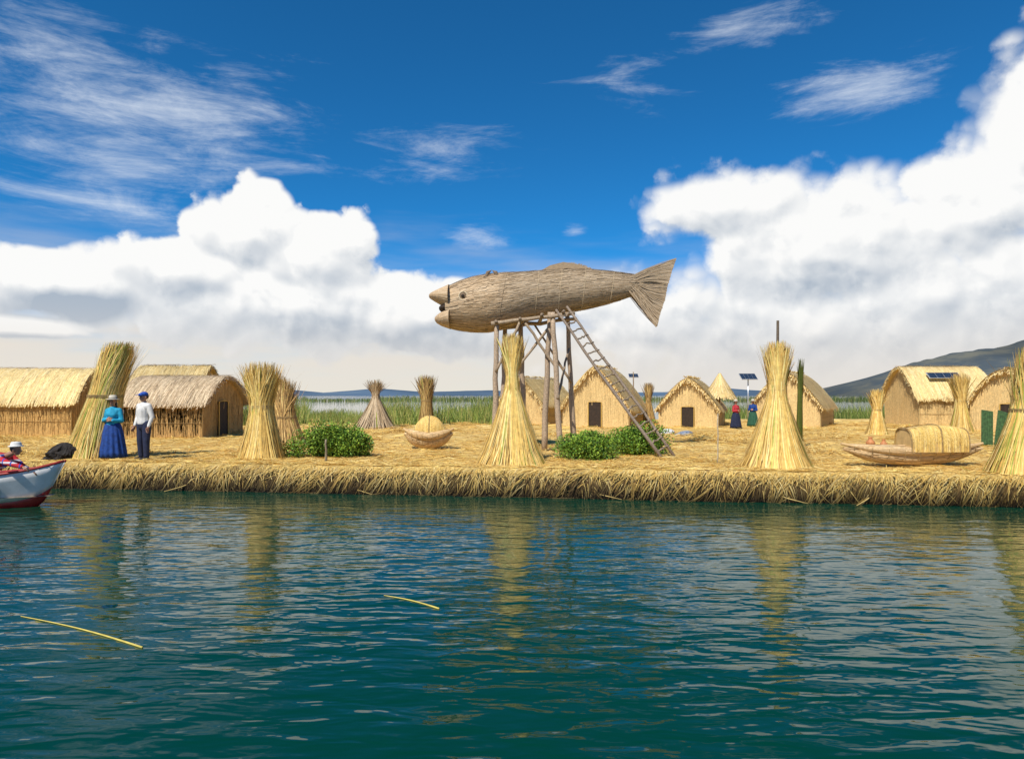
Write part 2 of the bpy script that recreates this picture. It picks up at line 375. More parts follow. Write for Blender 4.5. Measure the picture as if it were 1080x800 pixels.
def hill(name, Y, prof, col, col2, depthY):
    px = np.linspace(prof[0][0], prof[-1][0], 220); hh = np.interp(px, [p[0] for p in prof], [p[1] for p in prof])
    x = (px-540)/F*Y; zt = hh/F*Y*(1+.10*(vnoise(px, px*0, 22, 6)-.5)+.05*(vnoise(px, px*0, 7, 2)-.5))
    rows = []
    for k in np.linspace(0, 1, 16):
        bump = 1+.12*(vnoise(x, x*0+k*900, Y*.03, 3)-.5)*(1-k)
        rows.append(np.stack([x, Y-depthY*(1-k)+0*x, zt*np.sin(k*math.pi/2)*bump-1], -1))
    rows.append(np.stack([x, Y+depthY+0*x, x*0-1], -1))
    V = np.stack(rows); a, b_, _ = V.shape; idx = np.arange(a*b_).reshape(a, b_)
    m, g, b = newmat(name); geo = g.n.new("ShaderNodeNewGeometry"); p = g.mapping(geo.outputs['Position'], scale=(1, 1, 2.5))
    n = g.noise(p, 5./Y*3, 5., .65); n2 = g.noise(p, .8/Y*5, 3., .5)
    c = g.mix(g.ss(n, .4, .65), col, col2); c = g.mix(g.ss(n2, .4, .6, 0., .55), c, tuple(x_*.5 for x_ in col))  # broad darker patches are cloud shadow painted into the colour
    g.l.new(c, b.inputs['Base Color']); b.inputs['Roughness'].default_value = 1; b.inputs['Specular IOR Level'].default_value = 0
    mb = MB(); mb.add(V, np.stack([idx[:-1, :-1], idx[:-1, 1:], idx[1:, 1:], idx[1:, :-1]], -1).reshape(-1, 4))
    o = mb.build(name, m, smooth=True); o["kind"] = "structure"
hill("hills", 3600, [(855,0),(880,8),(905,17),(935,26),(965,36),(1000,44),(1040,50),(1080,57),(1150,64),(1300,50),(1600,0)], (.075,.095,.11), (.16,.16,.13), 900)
hill("hills", 9000, [(-300,0),(-100,14),(60,8),(180,6),(250,12),(300,7),(345,3),(400,8),(450,4),(520,6),(560,2),(700,4),(760,8),(800,5),(880,0)], (.10,.16,.24), (.13,.19,.26), 1500)  # bluish hill colours carry aerial haze as painted tint

# ------------------------------------------------------------------ reed sheaves
M_ROPE = plain("reed_rope", (.33, .22, .09), .8, .3)
def sheaf(px, py, top_py, rb, rn, hn, rt, lean=(0, 0), n=1500, palette=GOLD, green=.02, label="", wid=.011, group="tied reed sheaves", name="reed_sheaf", tie=True, wild=1.):
    Y = depth(py); X = at(px, Y); Ht = zat(top_py, Y)-ZG; zb = float(ztop(X, Y))-.03; Ht += ZG-zb
    a = rng.uniform(0, 6.283, n); rf = .55+.45*rng.random(n)**.5
    te = .70+.36*rng.random(n)**.8; te = np.where(rng.random(n) < .3, rng.uniform(.3, .8, n), te)
    t0 = np.where(rng.random(n) < .25, rng.uniform(0, .4, n), 0); te = np.maximum(te, t0+.25)
    k = 8; t = t0[:, None]+(te-t0)[:, None]*np.linspace(0, 1, k)[None]
    def rad(t): 
        lo = rb+(rn-rb)*np.clip(t/hn, 0, 1)**.75; hi = rn+(rt-rn)*np.clip((t-hn)/(1-hn), 0, 1)**1.2
        return np.where(t < hn, lo, hi)
    dv_ = t-hn; sp = rng.normal(0, .16*wild, n)[:, None]*np.where(dv_ > 0, np.abs(dv_)**1.2*1.7, np.abs(dv_)*.6)*(Ht/2.5)
    sp += (rng.normal(0, .5*wild, n)*(rng.random(n) < .06))[:, None]*np.clip(dv_, 0, 1)**1.3
    r = rad(t)*rf[:, None]; aa = a[:, None]+rng.normal(0, .3, n)[:, None]*(t-hn)
    cxx = lean[0]*t**1.2; cyy = lean[1]*t**1.2
    Pp = np.stack([r*np.cos(aa)+cxx+sp, r*np.sin(aa)+cyy, Ht*t-np.abs(sp)*.3], -1)
    Wd = np.stack([-np.sin(aa), np.cos(aa), 0*aa], -1)*(wid*rng.uniform(.5, 1.2, n))[:, None, None]; Wd[:, -1] *= .3
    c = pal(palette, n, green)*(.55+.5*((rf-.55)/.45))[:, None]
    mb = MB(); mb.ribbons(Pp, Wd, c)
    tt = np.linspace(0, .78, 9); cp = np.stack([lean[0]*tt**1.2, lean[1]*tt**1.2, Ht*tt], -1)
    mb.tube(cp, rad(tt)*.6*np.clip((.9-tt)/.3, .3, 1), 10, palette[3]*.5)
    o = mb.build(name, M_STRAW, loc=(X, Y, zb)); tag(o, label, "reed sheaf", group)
    if tie:
        for hh in (hn,):
            mbr = MB(); an = np.linspace(0, 6.283, 17)
            for q_ in range(3):
                rr = rad(np.array(hh))*1.03; mbr.tube(np.stack([rr*np.cos(an)+lean[0]*hh**1.2, rr*np.sin(an)+lean[1]*hh**1.2, an*0+Ht*hh+q_*.03], -1), .009, 6, (.3, .2, .08), False)
            mbr.build("rope_tie", M_ROPE, parent=o)
    return o, X, Y
sheaf(97, 483, 366, .66, .42, .55, .30, lean=(.74, 0), n=3400, green=.2, label="large leaning yellow-green reed sheaf beside the couple", wild=.9)
sheaf(276, 483, 386, .58, .30, .55, .42, lean=(.0, 0), n=2600, label="golden reed sheaf with flared top beside a green bush", wild=1.5)
sheaf(305, 468, 399, .62, .36, .4, .2, lean=(-.35, 0), n=1700, palette=BROWN*1.4, label="short brown reed sheaf leaning behind a golden one", wild=1.6)
sheaf(540, 488, 358, .84, .14, .66, .11, lean=(0, 0), n=3000, green=.03, label="tall conical golden reed sheaf under the reed fish", wild=1.2)
sheaf(818, 491, 366, .82, .2, .62, .18, lean=(.05, 0), n=3000, label="tall conical golden reed sheaf around a wooden pole", wild=1.2)
sheaf(1076, 499, 368, .62, .34, .5, .26, lean=(.42, 0), n=2800, green=.22, label="leaning yellow-green reed sheaf on the bank edge", wild=1.2)
sheaf(396, 451, 402, 1.05, .12, .70, .42, n=750, palette=GREY*1.05, wid=.024, label="small grey teepee-shaped reed stack", wild=3.2)
sheaf(450, 449, 397, .36, .3, .5, .40, n=900, palette=BROWN, wid=.02, label="dark brown upright reed sheaf among green reeds", wild=1.6)
sheaf(925, 458, 412, .42, .2, .55, .26, n=700, palette=GOLD, wid=.018, label="small golden reed sheaf beside a hut", wild=1.5)
sheaf(1014, 456, 396, .5, .22, .55, .35, lean=(-.1, 0), n=900, palette=GOLD*.85, wid=.018, label="golden reed sheaf in front of a hut", wild=1.5)
sheaf(968, 448, 410, .45, .2, .55, .3, n=600, palette=GOLD*.9, wid=.02, label="small golden reed sheaf beside a hut", wild=1.5)
sheaf(684, 447, 405, .4, .15, .6, .2, n=600, palette=BROWN*1.2, wid=.02, label="thin brown reed sheaf between huts", wild=1.5)
sheaf(843, 474, 382, .10, .08, .5, .05, lean=(.04, 0), n=260, palette=GREEN*.3, wid=.012, tie=False, name="green_reed_bundle", label="thin upright dark green reed bundle", group="upright green reed bundles", wild=.4)

def pole(px, py, top_py, r, col, name, label, dY=0., lean=(0,0)):
    Y = depth(py)+dY; X = at(px, Y); zt = zat(top_py, Y); zb = float(ztop(X, Y))-.05
    mb = MB(); k = 6; t = np.linspace(0, 1, k)
    p = np.stack([lean[0]*t+rng.normal(0, .008, k), lean[1]*t+rng.normal(0, .008, k), t*(zt-zb)], -1)
    mb.tube(p, np.linspace(r, r*.7, k), 9, col)
    o = mb.build(name, M_WOOD, loc=(X, Y, zb), smooth=True); tag(o, label, "pole"); return o
pole(820, 489, 338, .045, (.12, .09, .06), "wooden_pole", "tall dark wooden pole rising through a reed sheaf")
pole(344, 486, 463, .035, (.25, .2, .13), "wooden_post", "short weathered stake beside a green bush")
pole(757, 488, 436, .018, (.5, .42, .3), "wooden_post", "thin pale stake standing in the straw")
pole(668, 448, 392, .04, (.3, .22, .14), "wooden_post", "thin wooden post between straw huts")
uY = depth(449); uX = at(759, uY); shd = empty("thatched_shade", (uX, uY, ZG)); tag(shd, "cone-shaped thatched sunshade on a pole near the huts", "sunshade")
mb = MB(); zt_ = zat(396, uY)-ZG; mb.tube([(0, 0, -.1), (0, 0, zt_)], .05, 8, (.4, .3, .18)); mb.build("post", M_WOOD, parent=shd, smooth=True)
mb = MB(); n = 1100; a = rng.uniform(0, 6.283, n); t0 = rng.uniform(0, .6, n); kk = np.linspace(0, 1, 3); t = np.minimum(t0[:, None]+.5*kk, 1.02+.1*rng.random((n, 1))); r_ = .06+.80*t**1.05+.05*rng.random((n, 1))*kk
mb.tube([(0, 0, zt_+.1), (0, 0, zt_-.3), (0, 0, zt_-.7), (0, 0, zt_-1.1)], [.05, .25, .50, .76], 18, PALE[1]*.7)
mb.ribbons(np.stack([r_*np.cos(a)[:, None], r_*np.sin(a)[:, None], zt_+.14-1.35*t], -1), np.stack([-np.sin(a), np.cos(a), 0*a], -1)[:, None].repeat(3, 1)*.02, pal(PALE, n)*.9); mb.build("canopy", M_STRAW, parent=shd)

# ------------------------------------------------------------------ huts
M_DOOR = plain("dark_doorway", (.035, .022, .014), .9, .3)
def hut(X, Y, L, Wd, wall_h, ridge_h, p=1.4, yaw=0., roofpal=PALE, wallcol=(.76,.55,.25), door_shade=None, label="", n=3200, roofk=1., over=.22, blade=.012, rag=1.):
    root = empty("straw_hut", (X, Y, ZG-.05), yaw); tag(root, label, "hut", "straw huts on the floating island")
    def prof(t, off=0., w=None):
        w = Wd/2 if w is None else w
        return w*t, ridge_h-(ridge_h-wall_h)*np.abs(t)**p + off
    tt = np.linspace(-1, 1, 15); mb = MB()
    secs = []
    for x in (-L/2, L/2):
        y, z = prof(tt, -.06, Wd/2-.02); z[0] = z[-1] = wall_h-.04
        y = np.concatenate([[-Wd/2], y, [Wd/2]]); z = np.concatenate([[0], z, [0]])
        secs.append(np.stack([np.full(len(y), x), y, z], -1))
    mb.loft(secs, np.array(wallcol)*.95)
    nn = 1500; side = rng.integers(0, 4, nn)
    sx = np.where(side < 2, rng.uniform(-L/2, L/2, nn), np.where(side == 2, -L/2-.012, L/2+.012))
    sy = np.where(side == 0, -Wd/2-.012, np.where(side == 1, Wd/2+.012, rng.uniform(-Wd/2, Wd/2, nn)))
    top = np.where(side < 2, wall_h, ridge_h-(ridge_h-wall_h)*np.abs(sy/(Wd/2))**p-.1)
    h0 = rng.uniform(0, .7, nn); h1 = np.minimum(h0+rng.uniform(.2, .6, nn), 1)
    tz = np.linspace(0, 1, 3); Pp = np.stack([sx[:, None]+rng.normal(0, .02, (nn, 1))*tz, sy[:, None]+0*tz, top[:, None]*(h0[:, None]+(h1-h0)[:, None]*tz)], -1)
    Wv = np.where((side < 2)[:, None], np.array([[.012, 0, 0]]), np.array([[0, .012, 0]]))[:, None].repeat(3, 1)
    mb.ribbons(Pp, Wv, np.array(wallcol)*rng.uniform(.86, 1.1, (nn, 1)))
    for xx in (-L/2-.02, L/2+.02):
        mb.tube([(xx, -Wd/2-.03, 0), (xx, -Wd/2-.03, wall_h)], .022, 6, np.array(wallcol)*.6)
    for zz in (.4, .8):
        mb.tube([(-L/2, -Wd/2-.025, wall_h*zz), (L/2, -Wd/2-.025, wall_h*zz)], .010, 6, np.array(wallcol)*.7)
    mb.build("wall", M_WALL, parent=root)
    mb = MB(); tt = np.linspace(-1.10, 1.10, 19); secs = []
    for x in np.linspace(-L/2-over, L/2+over, 9):
        y, z = prof(tt); sag = -.06*math.sin((x/L+.5)*math.pi)+rng.normal(0, .022)
        yi, zi = prof(tt[::-1]); 
        secs.append(np.stack([np.full(38, x), np.concatenate([y, yi*.99]), np.concatenate([z+sag, zi-.10+sag])], -1))
    mb.loft(secs, roofpal[1]*roofk*.8)
    x = rng.uniform(-L/2-over-.03, L/2+over+.03, n); sd = rng.choice([-1, 1], n, p=[.72, .28]); t0 = rng.uniform(0, .92, n); dt = rng.uniform(.2, .42, n)
    kk = np.linspace(0, 1, 4); t = np.minimum(t0[:, None]+dt[:, None]*kk, 1.13+rng.normal(0, .03*rag, (n, 1)))
    y, z = prof(t); ext = rng.uniform(.005, .035*rag+.01, (n, 1)); z = z+ext-np.clip(t-1.1, 0, 1)*.4
    Pp = np.stack([x[:, None]+rng.normal(0, .05*rag, (n, 1))*kk, y*sd[:, None]*1.01, z], -1)
    Wv = np.zeros((n, 4, 3)); Wv[:, :, 0] = blade*rng.uniform(.5, 1.2, (n, 1))
    patch = (.88+.24*vnoise(x*1.0, t0*3, .5, 7))[:, None]
    mb.ribbons(Pp, Wv, roofpal[rng.integers(0, len(roofpal), n)]*rng.uniform(.88, 1.08, (n, 1))*roofk*patch)
    nr = 260; x = rng.uniform(-L/2-over, L/2+over, nr)
    e = rng.normal(0, .14, nr); Pp = np.stack([x[:, None]+np.array([0, .3])*rng.choice([-1, 1], (nr, 1)), e[:, None]*np.array([.5, 1]), ridge_h+.03-.06*np.abs(e)[:, None]+np.array([0, .07*rag])*rng.random((nr, 1))], -1)
    Wv = np.zeros((nr, 2, 3)); Wv[:, :, 1] = .014; mb.ribbons(Pp, Wv, pal(roofpal, nr)*roofk)
    # ragged thatch ends hanging over both gables
    ng = int(420*rag); tg = rng.uniform(-1.1, 1.1, ng); sg = rng.choice([-1, 1], ng); y, z = prof(tg); k3 = np.linspace(0, 1, 3)
    Pp = np.stack([(sg*(L/2+over-.15))[:, None]+(sg*rng.uniform(.12, .30, ng))[:, None]*k3, y[:, None]+rng.normal(0, .05, (ng, 1))*k3, z[:, None]+.02-(rng.uniform(.0, .2, ng)*rag)[:, None]*k3**1.5], -1)
    Wv = np.zeros((ng, 3, 3)); Wv[:, :, 1] = .013; Wv[:, :, 2] = .004; mb.ribbons(Pp, Wv, pal(roofpal, ng)*roofk)
    mb.build("roof", M_STRAW, parent=root)
    if door_shade:
        sd, off, dw, dh = door_shade
        mb = MB(); mf = MB()
        s = -1 if sd == 'W' else 1; x0 = s*(L/2+.03)
        mb.box((x0, off, dh/2), (.05, dw, dh), (.03, .02, .012))  # dark panel paints the shaded opening; the wall behind stays closed
        mf.tube([(x0+s*.05, off-dw/2, 0), (x0+s*.05, off-dw/2, dh), (x0+s*.05, off, dh+.06), (x0+s*.05, off+dw/2, dh), (x0+s*.05, off+dw/2, 0)], .025, 7, GOLD[1]*.8)
        mb.build("door_shade", M_DOOR, parent=root); mf.build("door_frame", M_STRAW, parent=root)
    return root
hut(-20.75, 29.3, 5.6, 3.2, 1.62, 2.86, 1.8, 0.02, roofk=1.05, label="long straw hut with pale golden domed thatch roof", n=6000, wallcol=(.62,.38,.13), rag=.7)
hut(-18.4, 37.5, 3.4, 3.2, 1.9, 3.35, 1.5, 0.0, roofk=.82, label="straw hut with tan thatch behind the other huts", door_shade=None)
hut(-13.55, 28.5, 3.05, 4.0, 1.55, 2.5, 1.9, 0.0, roofpal=GREY, roofk=1.35, wallcol=(.54,.33,.12), label="low straw hut with greyish rounded thatch roof", n=4600, door_shade=('E', -.2, .9, 1.45), rag=1.)
hut(1.5, 41.5, 4.0, 3.0, 1.3, 2.75, 1.35, 1.05, roofk=.9, label="small gabled straw hut behind the reed fish", rag=1.6)
hut(5.2, 38.0, 5.0, 3.5, 1.2, 3.2, 1.35, 1.22, roofk=1.0, label="steep gabled straw hut with dark doorway", door_shade=('W', 0, .7, 1.35), rag=1.6)
hut(9.95, 37.6, 4.4, 3.0, 1.15, 2.62, 1.4, 1.2, roofk=1.0, label="gabled straw hut with small dark doorway", door_shade=('W', 0, .65, 1.1), rag=1.6)
hut(15.9, 38.5, 4.6, 3.4, 1.3, 2.95, 1.5, 1.0, roofk=1.0, label="straw hut with rounded gable beside a tall sheaf", door_shade=('W', .1, .65, 1.2), rag=1.6)
r7 = hut(23.6, 38.0, 3.8, 3.5, 1.8, 3.3, 1.6, -.03, roofk=1.05, label="large straw hut with solar panel on its roof", n=5000)
hut(24.3, 32.2, 3.6, 3.3, 1.4, 2.9, 2.0, .55, roofk=1.0, label="rounded straw hut with golden arched gable", n=4400, door_shade=('W', 0, .7, 1.3), rag=1.4)
hut(-28.0, 31.5, 5, 4.0, 1.6, 2.8, 1.6, 0.05, roofk=1., label="long straw hut with pale golden domed thatch roof")
hut(31.5, 35.5, 5, 4.0, 1.6, 3.0, 1.6, 0.1, roofk=1., label="long straw hut with pale golden domed thatch roof")
M_PANEL = plain("solar_cells", (.03, .05, .09), .2, .3, 0.2); M_ALU = plain("aluminium_frame", (.6, .62, .64), .35, .1, .6)
def panel(parent, loc, w_, h_, tilt, rz=0.):
    R = Matrix.Rotation(tilt, 3, 'X')
    mb = MB(); mb.box((0, 0, 0), (w_, h_, .04), (.7, .7, .7), R=R); fr = mb.build("panel_frame", M_ALU, loc=loc, rz=rz, parent=parent)
    mb = MB(); cw = w_/4.2; ch = h_/3.3
    for i in range(4):
        for j in range(3):
            c_ = np.array(R) @ np.array(((i-1.5)*w_/4.15, (j-1)*h_/3.2, .025)); mb.box(c_, (cw*.95, ch*.95, .012), (.02, .03, .08), R=R)
    mb.build("solar_cells", M_PANEL, loc=loc, rz=rz, parent=parent)
def solar_post(px, py, top_py, wpx):
    Y = depth(py); X = at(px, Y); root = empty("solar_panel", (X, Y, ZG)); tag(root, "small solar panel on a thin metal post", "solar panel", "solar panels on posts")
    zt = zat(top_py, Y)-ZG; mb = MB(); mb.tube([(0, 0, -.05), (0, 0, zt)], .035, 8, (.5, .5, .5)); mb.build("post", M_ALU, parent=root, smooth=True)
    w_ = wpx/F*Y; panel(root, (0, -.02, zt), w_, w_*.7, math.radians(32))
solar_post(789, 447, 397, 17); solar_post(668, 446, 396, 10)
panel(r7, (-.3, -1.22, 2.78), 1.7, .5, math.radians(38))

# ------------------------------------------------------------------ reed fish
FY = 21.0
def fx(px): return (px-540)/F*FY
def fz(py): return zat(py, FY)
fish = empty("reed_fish", (fx(560), FY, fz(334))); tag(fish, "giant fish woven from dry reeds lying on a raised platform", "reed fish sculpture")
ox, oz = fx(560), fz(334)
st = [(471,302.5,345),(478,299.5,347),(488,295.5,348.5),(500,292,350),(515,289.5,350),(530,288,347),(545,287.5,342),(560,286.5,337),(580,285,332.5),(600,284,329),(620,284,325.5),(640,286,320.5),(656,288,315.5),(670,290,310.5),(684,292,307)]
spx = np.array([s[0] for s in st]); stp = np.array([s[1] for s in st]); sbt = np.array([s[2] for s in st])
def fsec(px, ang, grow=0.):
    px = np.asarray(px, float); ang = np.asarray(ang, float)
    tp = np.interp(px, spx, stp); bt = np.interp(px, spx, sbt); cz = (tp+bt)/2; hh = (bt-tp)/2/F*FY+grow
    hw = hh*np.interp(px, [471, 500, 560, 640, 684], [.82, .78, .75, .6, .25])
    x_, y_, z_ = np.broadcast_arrays((px-540)/F*FY-ox, hw*np.cos(ang), H+(HZ-cz)/F*FY-oz+hh*np.sin(ang))
    return np.stack([x_, y_, z_], -1)
FC = np.array([(.50,.37,.235),(.445,.325,.20),(.545,.415,.275),(.395,.285,.175),(.585,.455,.31)])
mb = MB(); an = np.linspace(0, 2*math.pi, 28, endpoint=False)
pxs = np.linspace(471, 684, 40)
mb.loft([fsec(p_, an) for p_ in pxs], (.32, .23, .14))
n = 9000; p0 = rng.uniform(470, 676, n); p0 = np.where(rng.random(n) < .5, np.round(p0/11)*11+rng.normal(0, 1.4, n), p0); dl = rng.uniform(12, 20, n); an0 = rng.uniform(0, 6.283, n); kk = np.linspace(0, 1, 4)
pp = np.clip(p0[:, None]+dl[:, None]*kk, 471, 688); aa = an0[:, None]+rng.normal(0, .03, (n, 1))*kk
lift = .008+(.010+.022*rng.random((n, 1))**3)*kk
Pp = fsec(pp, aa, lift)
Wd = np.stack([0*aa, -np.sin(aa), np.cos(aa)], -1)*.011
hf = np.clip((535-p0)/25, 0, 1)[:, None]
c = FC[rng.integers(0, 5, n)]*(.92+hf*np.array((.22, .17, .10)))
mb.ribbons(Pp, Wd, c)
mb.build("body", M_FISH, parent=fish)
for nm_, js in (("upper_jaw", [(453,311.2,313.6,.14),(454.5,309.8,314.8,.26),(458,308,317,.40),(464,305.4,320.5,.55),(474,300.8,327,.66)]), ("lower_jaw", [(459,335,338,.14),(460.8,333.3,340.3,.28),(465,330.3,342.8,.46),(469,328.2,344.3,.56),(475,325,346.3,.66)])):
    mb = MB(); aj = np.linspace(0, 2*math.pi, 22, endpoint=False)
    def jsec(i, ang, gr=0.):
        a, t_, b_, hw = js[i]; cz = (t_+b_)/2; hh = (b_-t_)/2/F*FY+gr
        return np.stack([np.full(np.shape(ang), (a-540)/F*FY-ox), (hw+gr)*np.cos(ang), H+(HZ-cz)/F*FY-oz+hh*np.sin(ang)], -1)
    mb.loft([jsec(i, aj) for i in range(len(js))], (.38, .28, .17))
    for k in range(520):
        a0 = rng.uniform(0, 6.283); P_ = np.array([jsec(i, np.array(a0), .010+.008*rng.random()) for i in range(len(js))])[None]
        mb.ribbons(P_, np.array([0, -math.sin(a0)*.012, math.cos(a0)*.012])[None, None].repeat(len(js), 1)*np.linspace(.5, 1, len(js))[None, :, None], FC[rng.integers(0, 5, 1)]*np.array((1.14, 1.09, 1.02)))
    mb.build(nm_, M_FISH, parent=fish)
mb = MB(); mb.ell((fx(470.5)-ox, 0, fz(325.5)-oz), (.22, .52, .13), (.03, .02, .015)); mb.build("mouth", M_DOOR, parent=fish, smooth=True)
outl = [(676,291),(690,285),(702,278),(713,273),(708,287),(704,300),(701,316),(696,330),(693,344),(684,332),(677,320),(672,310)]
mb = MB(); V = [((a-540)/F*FY-ox, s*.05, fz(b)-oz) for s in (-1, 1) for a, b in outl]; m_ = len(outl)
mb.add(np.array(V), [tuple(range(m_)), tuple(range(2*m_-1, m_-1, -1))]+[(i, m_+i, m_+(i+1) % m_, (i+1) % m_) for i in range(m_)], (.33, .24, .15))
edge = np.array([(713,272),(708,287),(704,300),(701,316),(696,330),(692,345)])
for k in range(520):
    f = rng.random(); e = np.array([np.interp(f*5, range(6), edge[:, 0]), np.interp(f*5, range(6), edge[:, 1])])+rng.normal(0, .3, 2)
    r0 = np.array((668+rng.uniform(-6, 6), 292+f*17)); s = rng.choice([-1, 1]); t = np.linspace(0, 1, 4)[:, None]; xy = r0+(e-r0)*t; xy[:, 1] += np.sin(t[:, 0]*3.14)*(-2 if f < .4 else 2)
    P_ = np.stack([(xy[:, 0]-540)/F*FY-ox, np.full(4, s*.06)+np.linspace(s*.1, 0, 4)*(rng.random()), H+(HZ-xy[:, 1])/F*FY-oz], -1)[None]
    mb.ribbons(P_, np.array([.004, 0, .010])[None, None].repeat(4, 1), pal(FC, 1)*.95)
mb.build("tail_fin", M_FISH, parent=fish)
mb = MB(); fo = [(566,288),(580,280),(594,276.5),(610,279),(634,287)]; V = [((a-540)/F*FY-ox, s*.04, fz(b)-oz) for s in (-1, 1) for a, b in fo]
mb.add(np.array(V), [(0, 1, 2, 3, 4), (9, 8, 7, 6, 5)]+[(i, 5+i, 5+(i+1) % 5, (i+1) % 5) for i in range(5)], (.40, .29, .18))
for k in range(160):
    f = rng.random(); a0 = 570+f*48; P_ = np.array([[(a0-540)/F*FY-ox, rng.choice([-.05, .05]), fz(288)-oz], [(a0+8-540)/F*FY-ox, 0, fz(286.5-9*math.sin(.3+f*2.6)-rng.random()*1.)-oz]])[None]
    mb.ribbons(P_, np.array([.012, 0, .004])[None, None].repeat(2, 1), pal(FC, 1)*.85)
mb.build("dorsal_fin", M_FISH, parent=fish)
mb = MB(); mb.tube([(fx(513)-ox, -.3, fz(294)-oz), (fx(515)-ox, -.3, fz(289)-oz), (fx(519)-ox, -.3, fz(286.5)-oz), (fx(523)-ox, -.3, fz(289)-oz), (fx(525)-ox, -.3, fz(294)-oz)], .06, 9, (.24, .17, .11)); mb.build("head_crest", M_FISH, parent=fish)
for s in (-1, 1):
    c0 = np.array([fx(490)-ox, s*.615, fz(315)-oz])
    mb = MB(); aa = np.linspace(0, 6.283, 20); mb.tube(np.stack([c0[0]+.125*np.cos(aa), np.full(20, c0[1]), c0[2]+.125*np.sin(aa)], -1), .022, 7, (.66, .54, .36), False)
    mb.ell(c0, (.10, .05, .10), (.22, .15, .09)); e = mb.build("eye", M_STRAW, parent=fish)
    mb = MB(); mb.ell(c0+np.array((-.01, s*.04, 0)), (.05, .03, .05), (.01, .01, .01)); mb.build("pupil", M_DOOR, parent=e)
for p_ in (530, 566, 590, 615, 645, 668):
    mb = MB(); aa = np.linspace(0, 6.283, 29); ring = fsec(np.full(29, float(p_))+5*np.sin(aa)*(1 if p_ < 535 else .5), aa, .025)
    mb.tube(ring, .009, 6, (.30, .22, .14) if p_ < 535 else (.55, .43, .27), False); mb.build("rope_band", M_WOOD, parent=fish)

# platform
plat = empty("wooden_platform", (fx(562), FY, ZG)); tag(plat, "tall platform of rough logs holding up the reed fish", "wooden platform")
pxo = fx(562)
def log(name, a, b, r, col=(.36, .27, .18), par=plat, off=None):
    off = (pxo, FY, ZG) if off is None else off
    a = np.array(a, float)-off; b = np.array(b, float)-off; t = np.linspace(0, 1, 8)[:, None]
    p = a+(b-a)*t+rng.normal(0, .022, (8, 3))*np.sin(t*3.14); mb = MB()
    mb.tube(p, r*(1-.18*t[:, 0])*(1+rng.normal(0, .06, 8)), 9, np.array(col)*rng.uniform(.85, 1.15)); return mb.build(name, M_WOOD, parent=par, smooth=True)
for (p_, q_, y_, tp_) in [(521, 524, 20.3, 350), (591, 583, 20.3, 338), (529, 533, 21.9, 347), (606, 598, 21.9, 336), (574, 580, 20.5, 338), (552, 549, 21.7, 342)]:
    log("post", (at(p_, y_), y_, ZG-.1), (at(q_, y_), y_, zat(tp_, y_)+.25), .09, (.48, .36, .25))
log("beam", (at(518, 20.3), 20.25, fz(344)), (at(606, 20.3), 20.25, fz(333)), .065); log("beam", (at(520, 21.9), 21.8, fz(344)), (at(608, 21.9), 21.8, fz(333)), .065)
for p_, z_ in ((524, 345), (548, 342), (570, 338), (592, 334.5)):
    log("crossbeam", (fx(p_), 19.9, fz(z_-2)), (fx(p_), 22.3, fz(z_-2)), .05, (.3, .22, .15))
log("brace", (at(552, 20.3), 20.3, zat(338, 20.3)), (at(588, 20.3), 20.3, zat(390, 20.3)), .045); log("brace", (at(583, 20.4), 20.5, zat(340, 20.4)), (at(543, 20.4), 20.5, zat(392, 20.4)), .045)
log("brace", (at(530, 21.9), 21.9, zat(366, 21.9)), (at(556, 21.9), 21.9, zat(338, 21.9)), .04); log("brace", (at(603, 21.9), 21.8, zat(404, 21.9)), (at(562, 21.9), 21.8, zat(340, 21.9)), .04)
log("brace", (at(523, 20.3), 20.2, zat(392, 20.3)), (at(548, 20.3), 20.2, zat(340, 20.3)), .045)
log("brace", (at(588, 20.3), 20.2, zat(420, 20.3)), (at(600, 21.9), 21.8, zat(368, 21.9)), .04)
lb0 = np.array((at(706, 18.1), 18.1, float(ztop(at(706, 18.1), 18.1)))); lt0 = np.array((at(592, 20.1), 20.05, zat(325, 20.1)))
lad = empty("wooden_ladder", tuple(lb0)); tag(lad, "long weathered pole ladder leaning against the platform", "ladder")
dl_ = lt0-lb0; sid = np.array((0.17, .16, .07))
log("rail", lb0+sid-(0,0,.06), lt0+sid, .045, (.26, .2, .15), lad, lb0); log("rail", lb0-sid-(0,0,.03), lt0-sid, .045, (.26, .2, .15), lad, lb0)
for k in range(18):
    c_ = lb0+dl_*((k+1)/19.); log("rung", c_-sid*1.12, c_+sid*1.12, .024, (.3, .23, .16), lad, lb0)

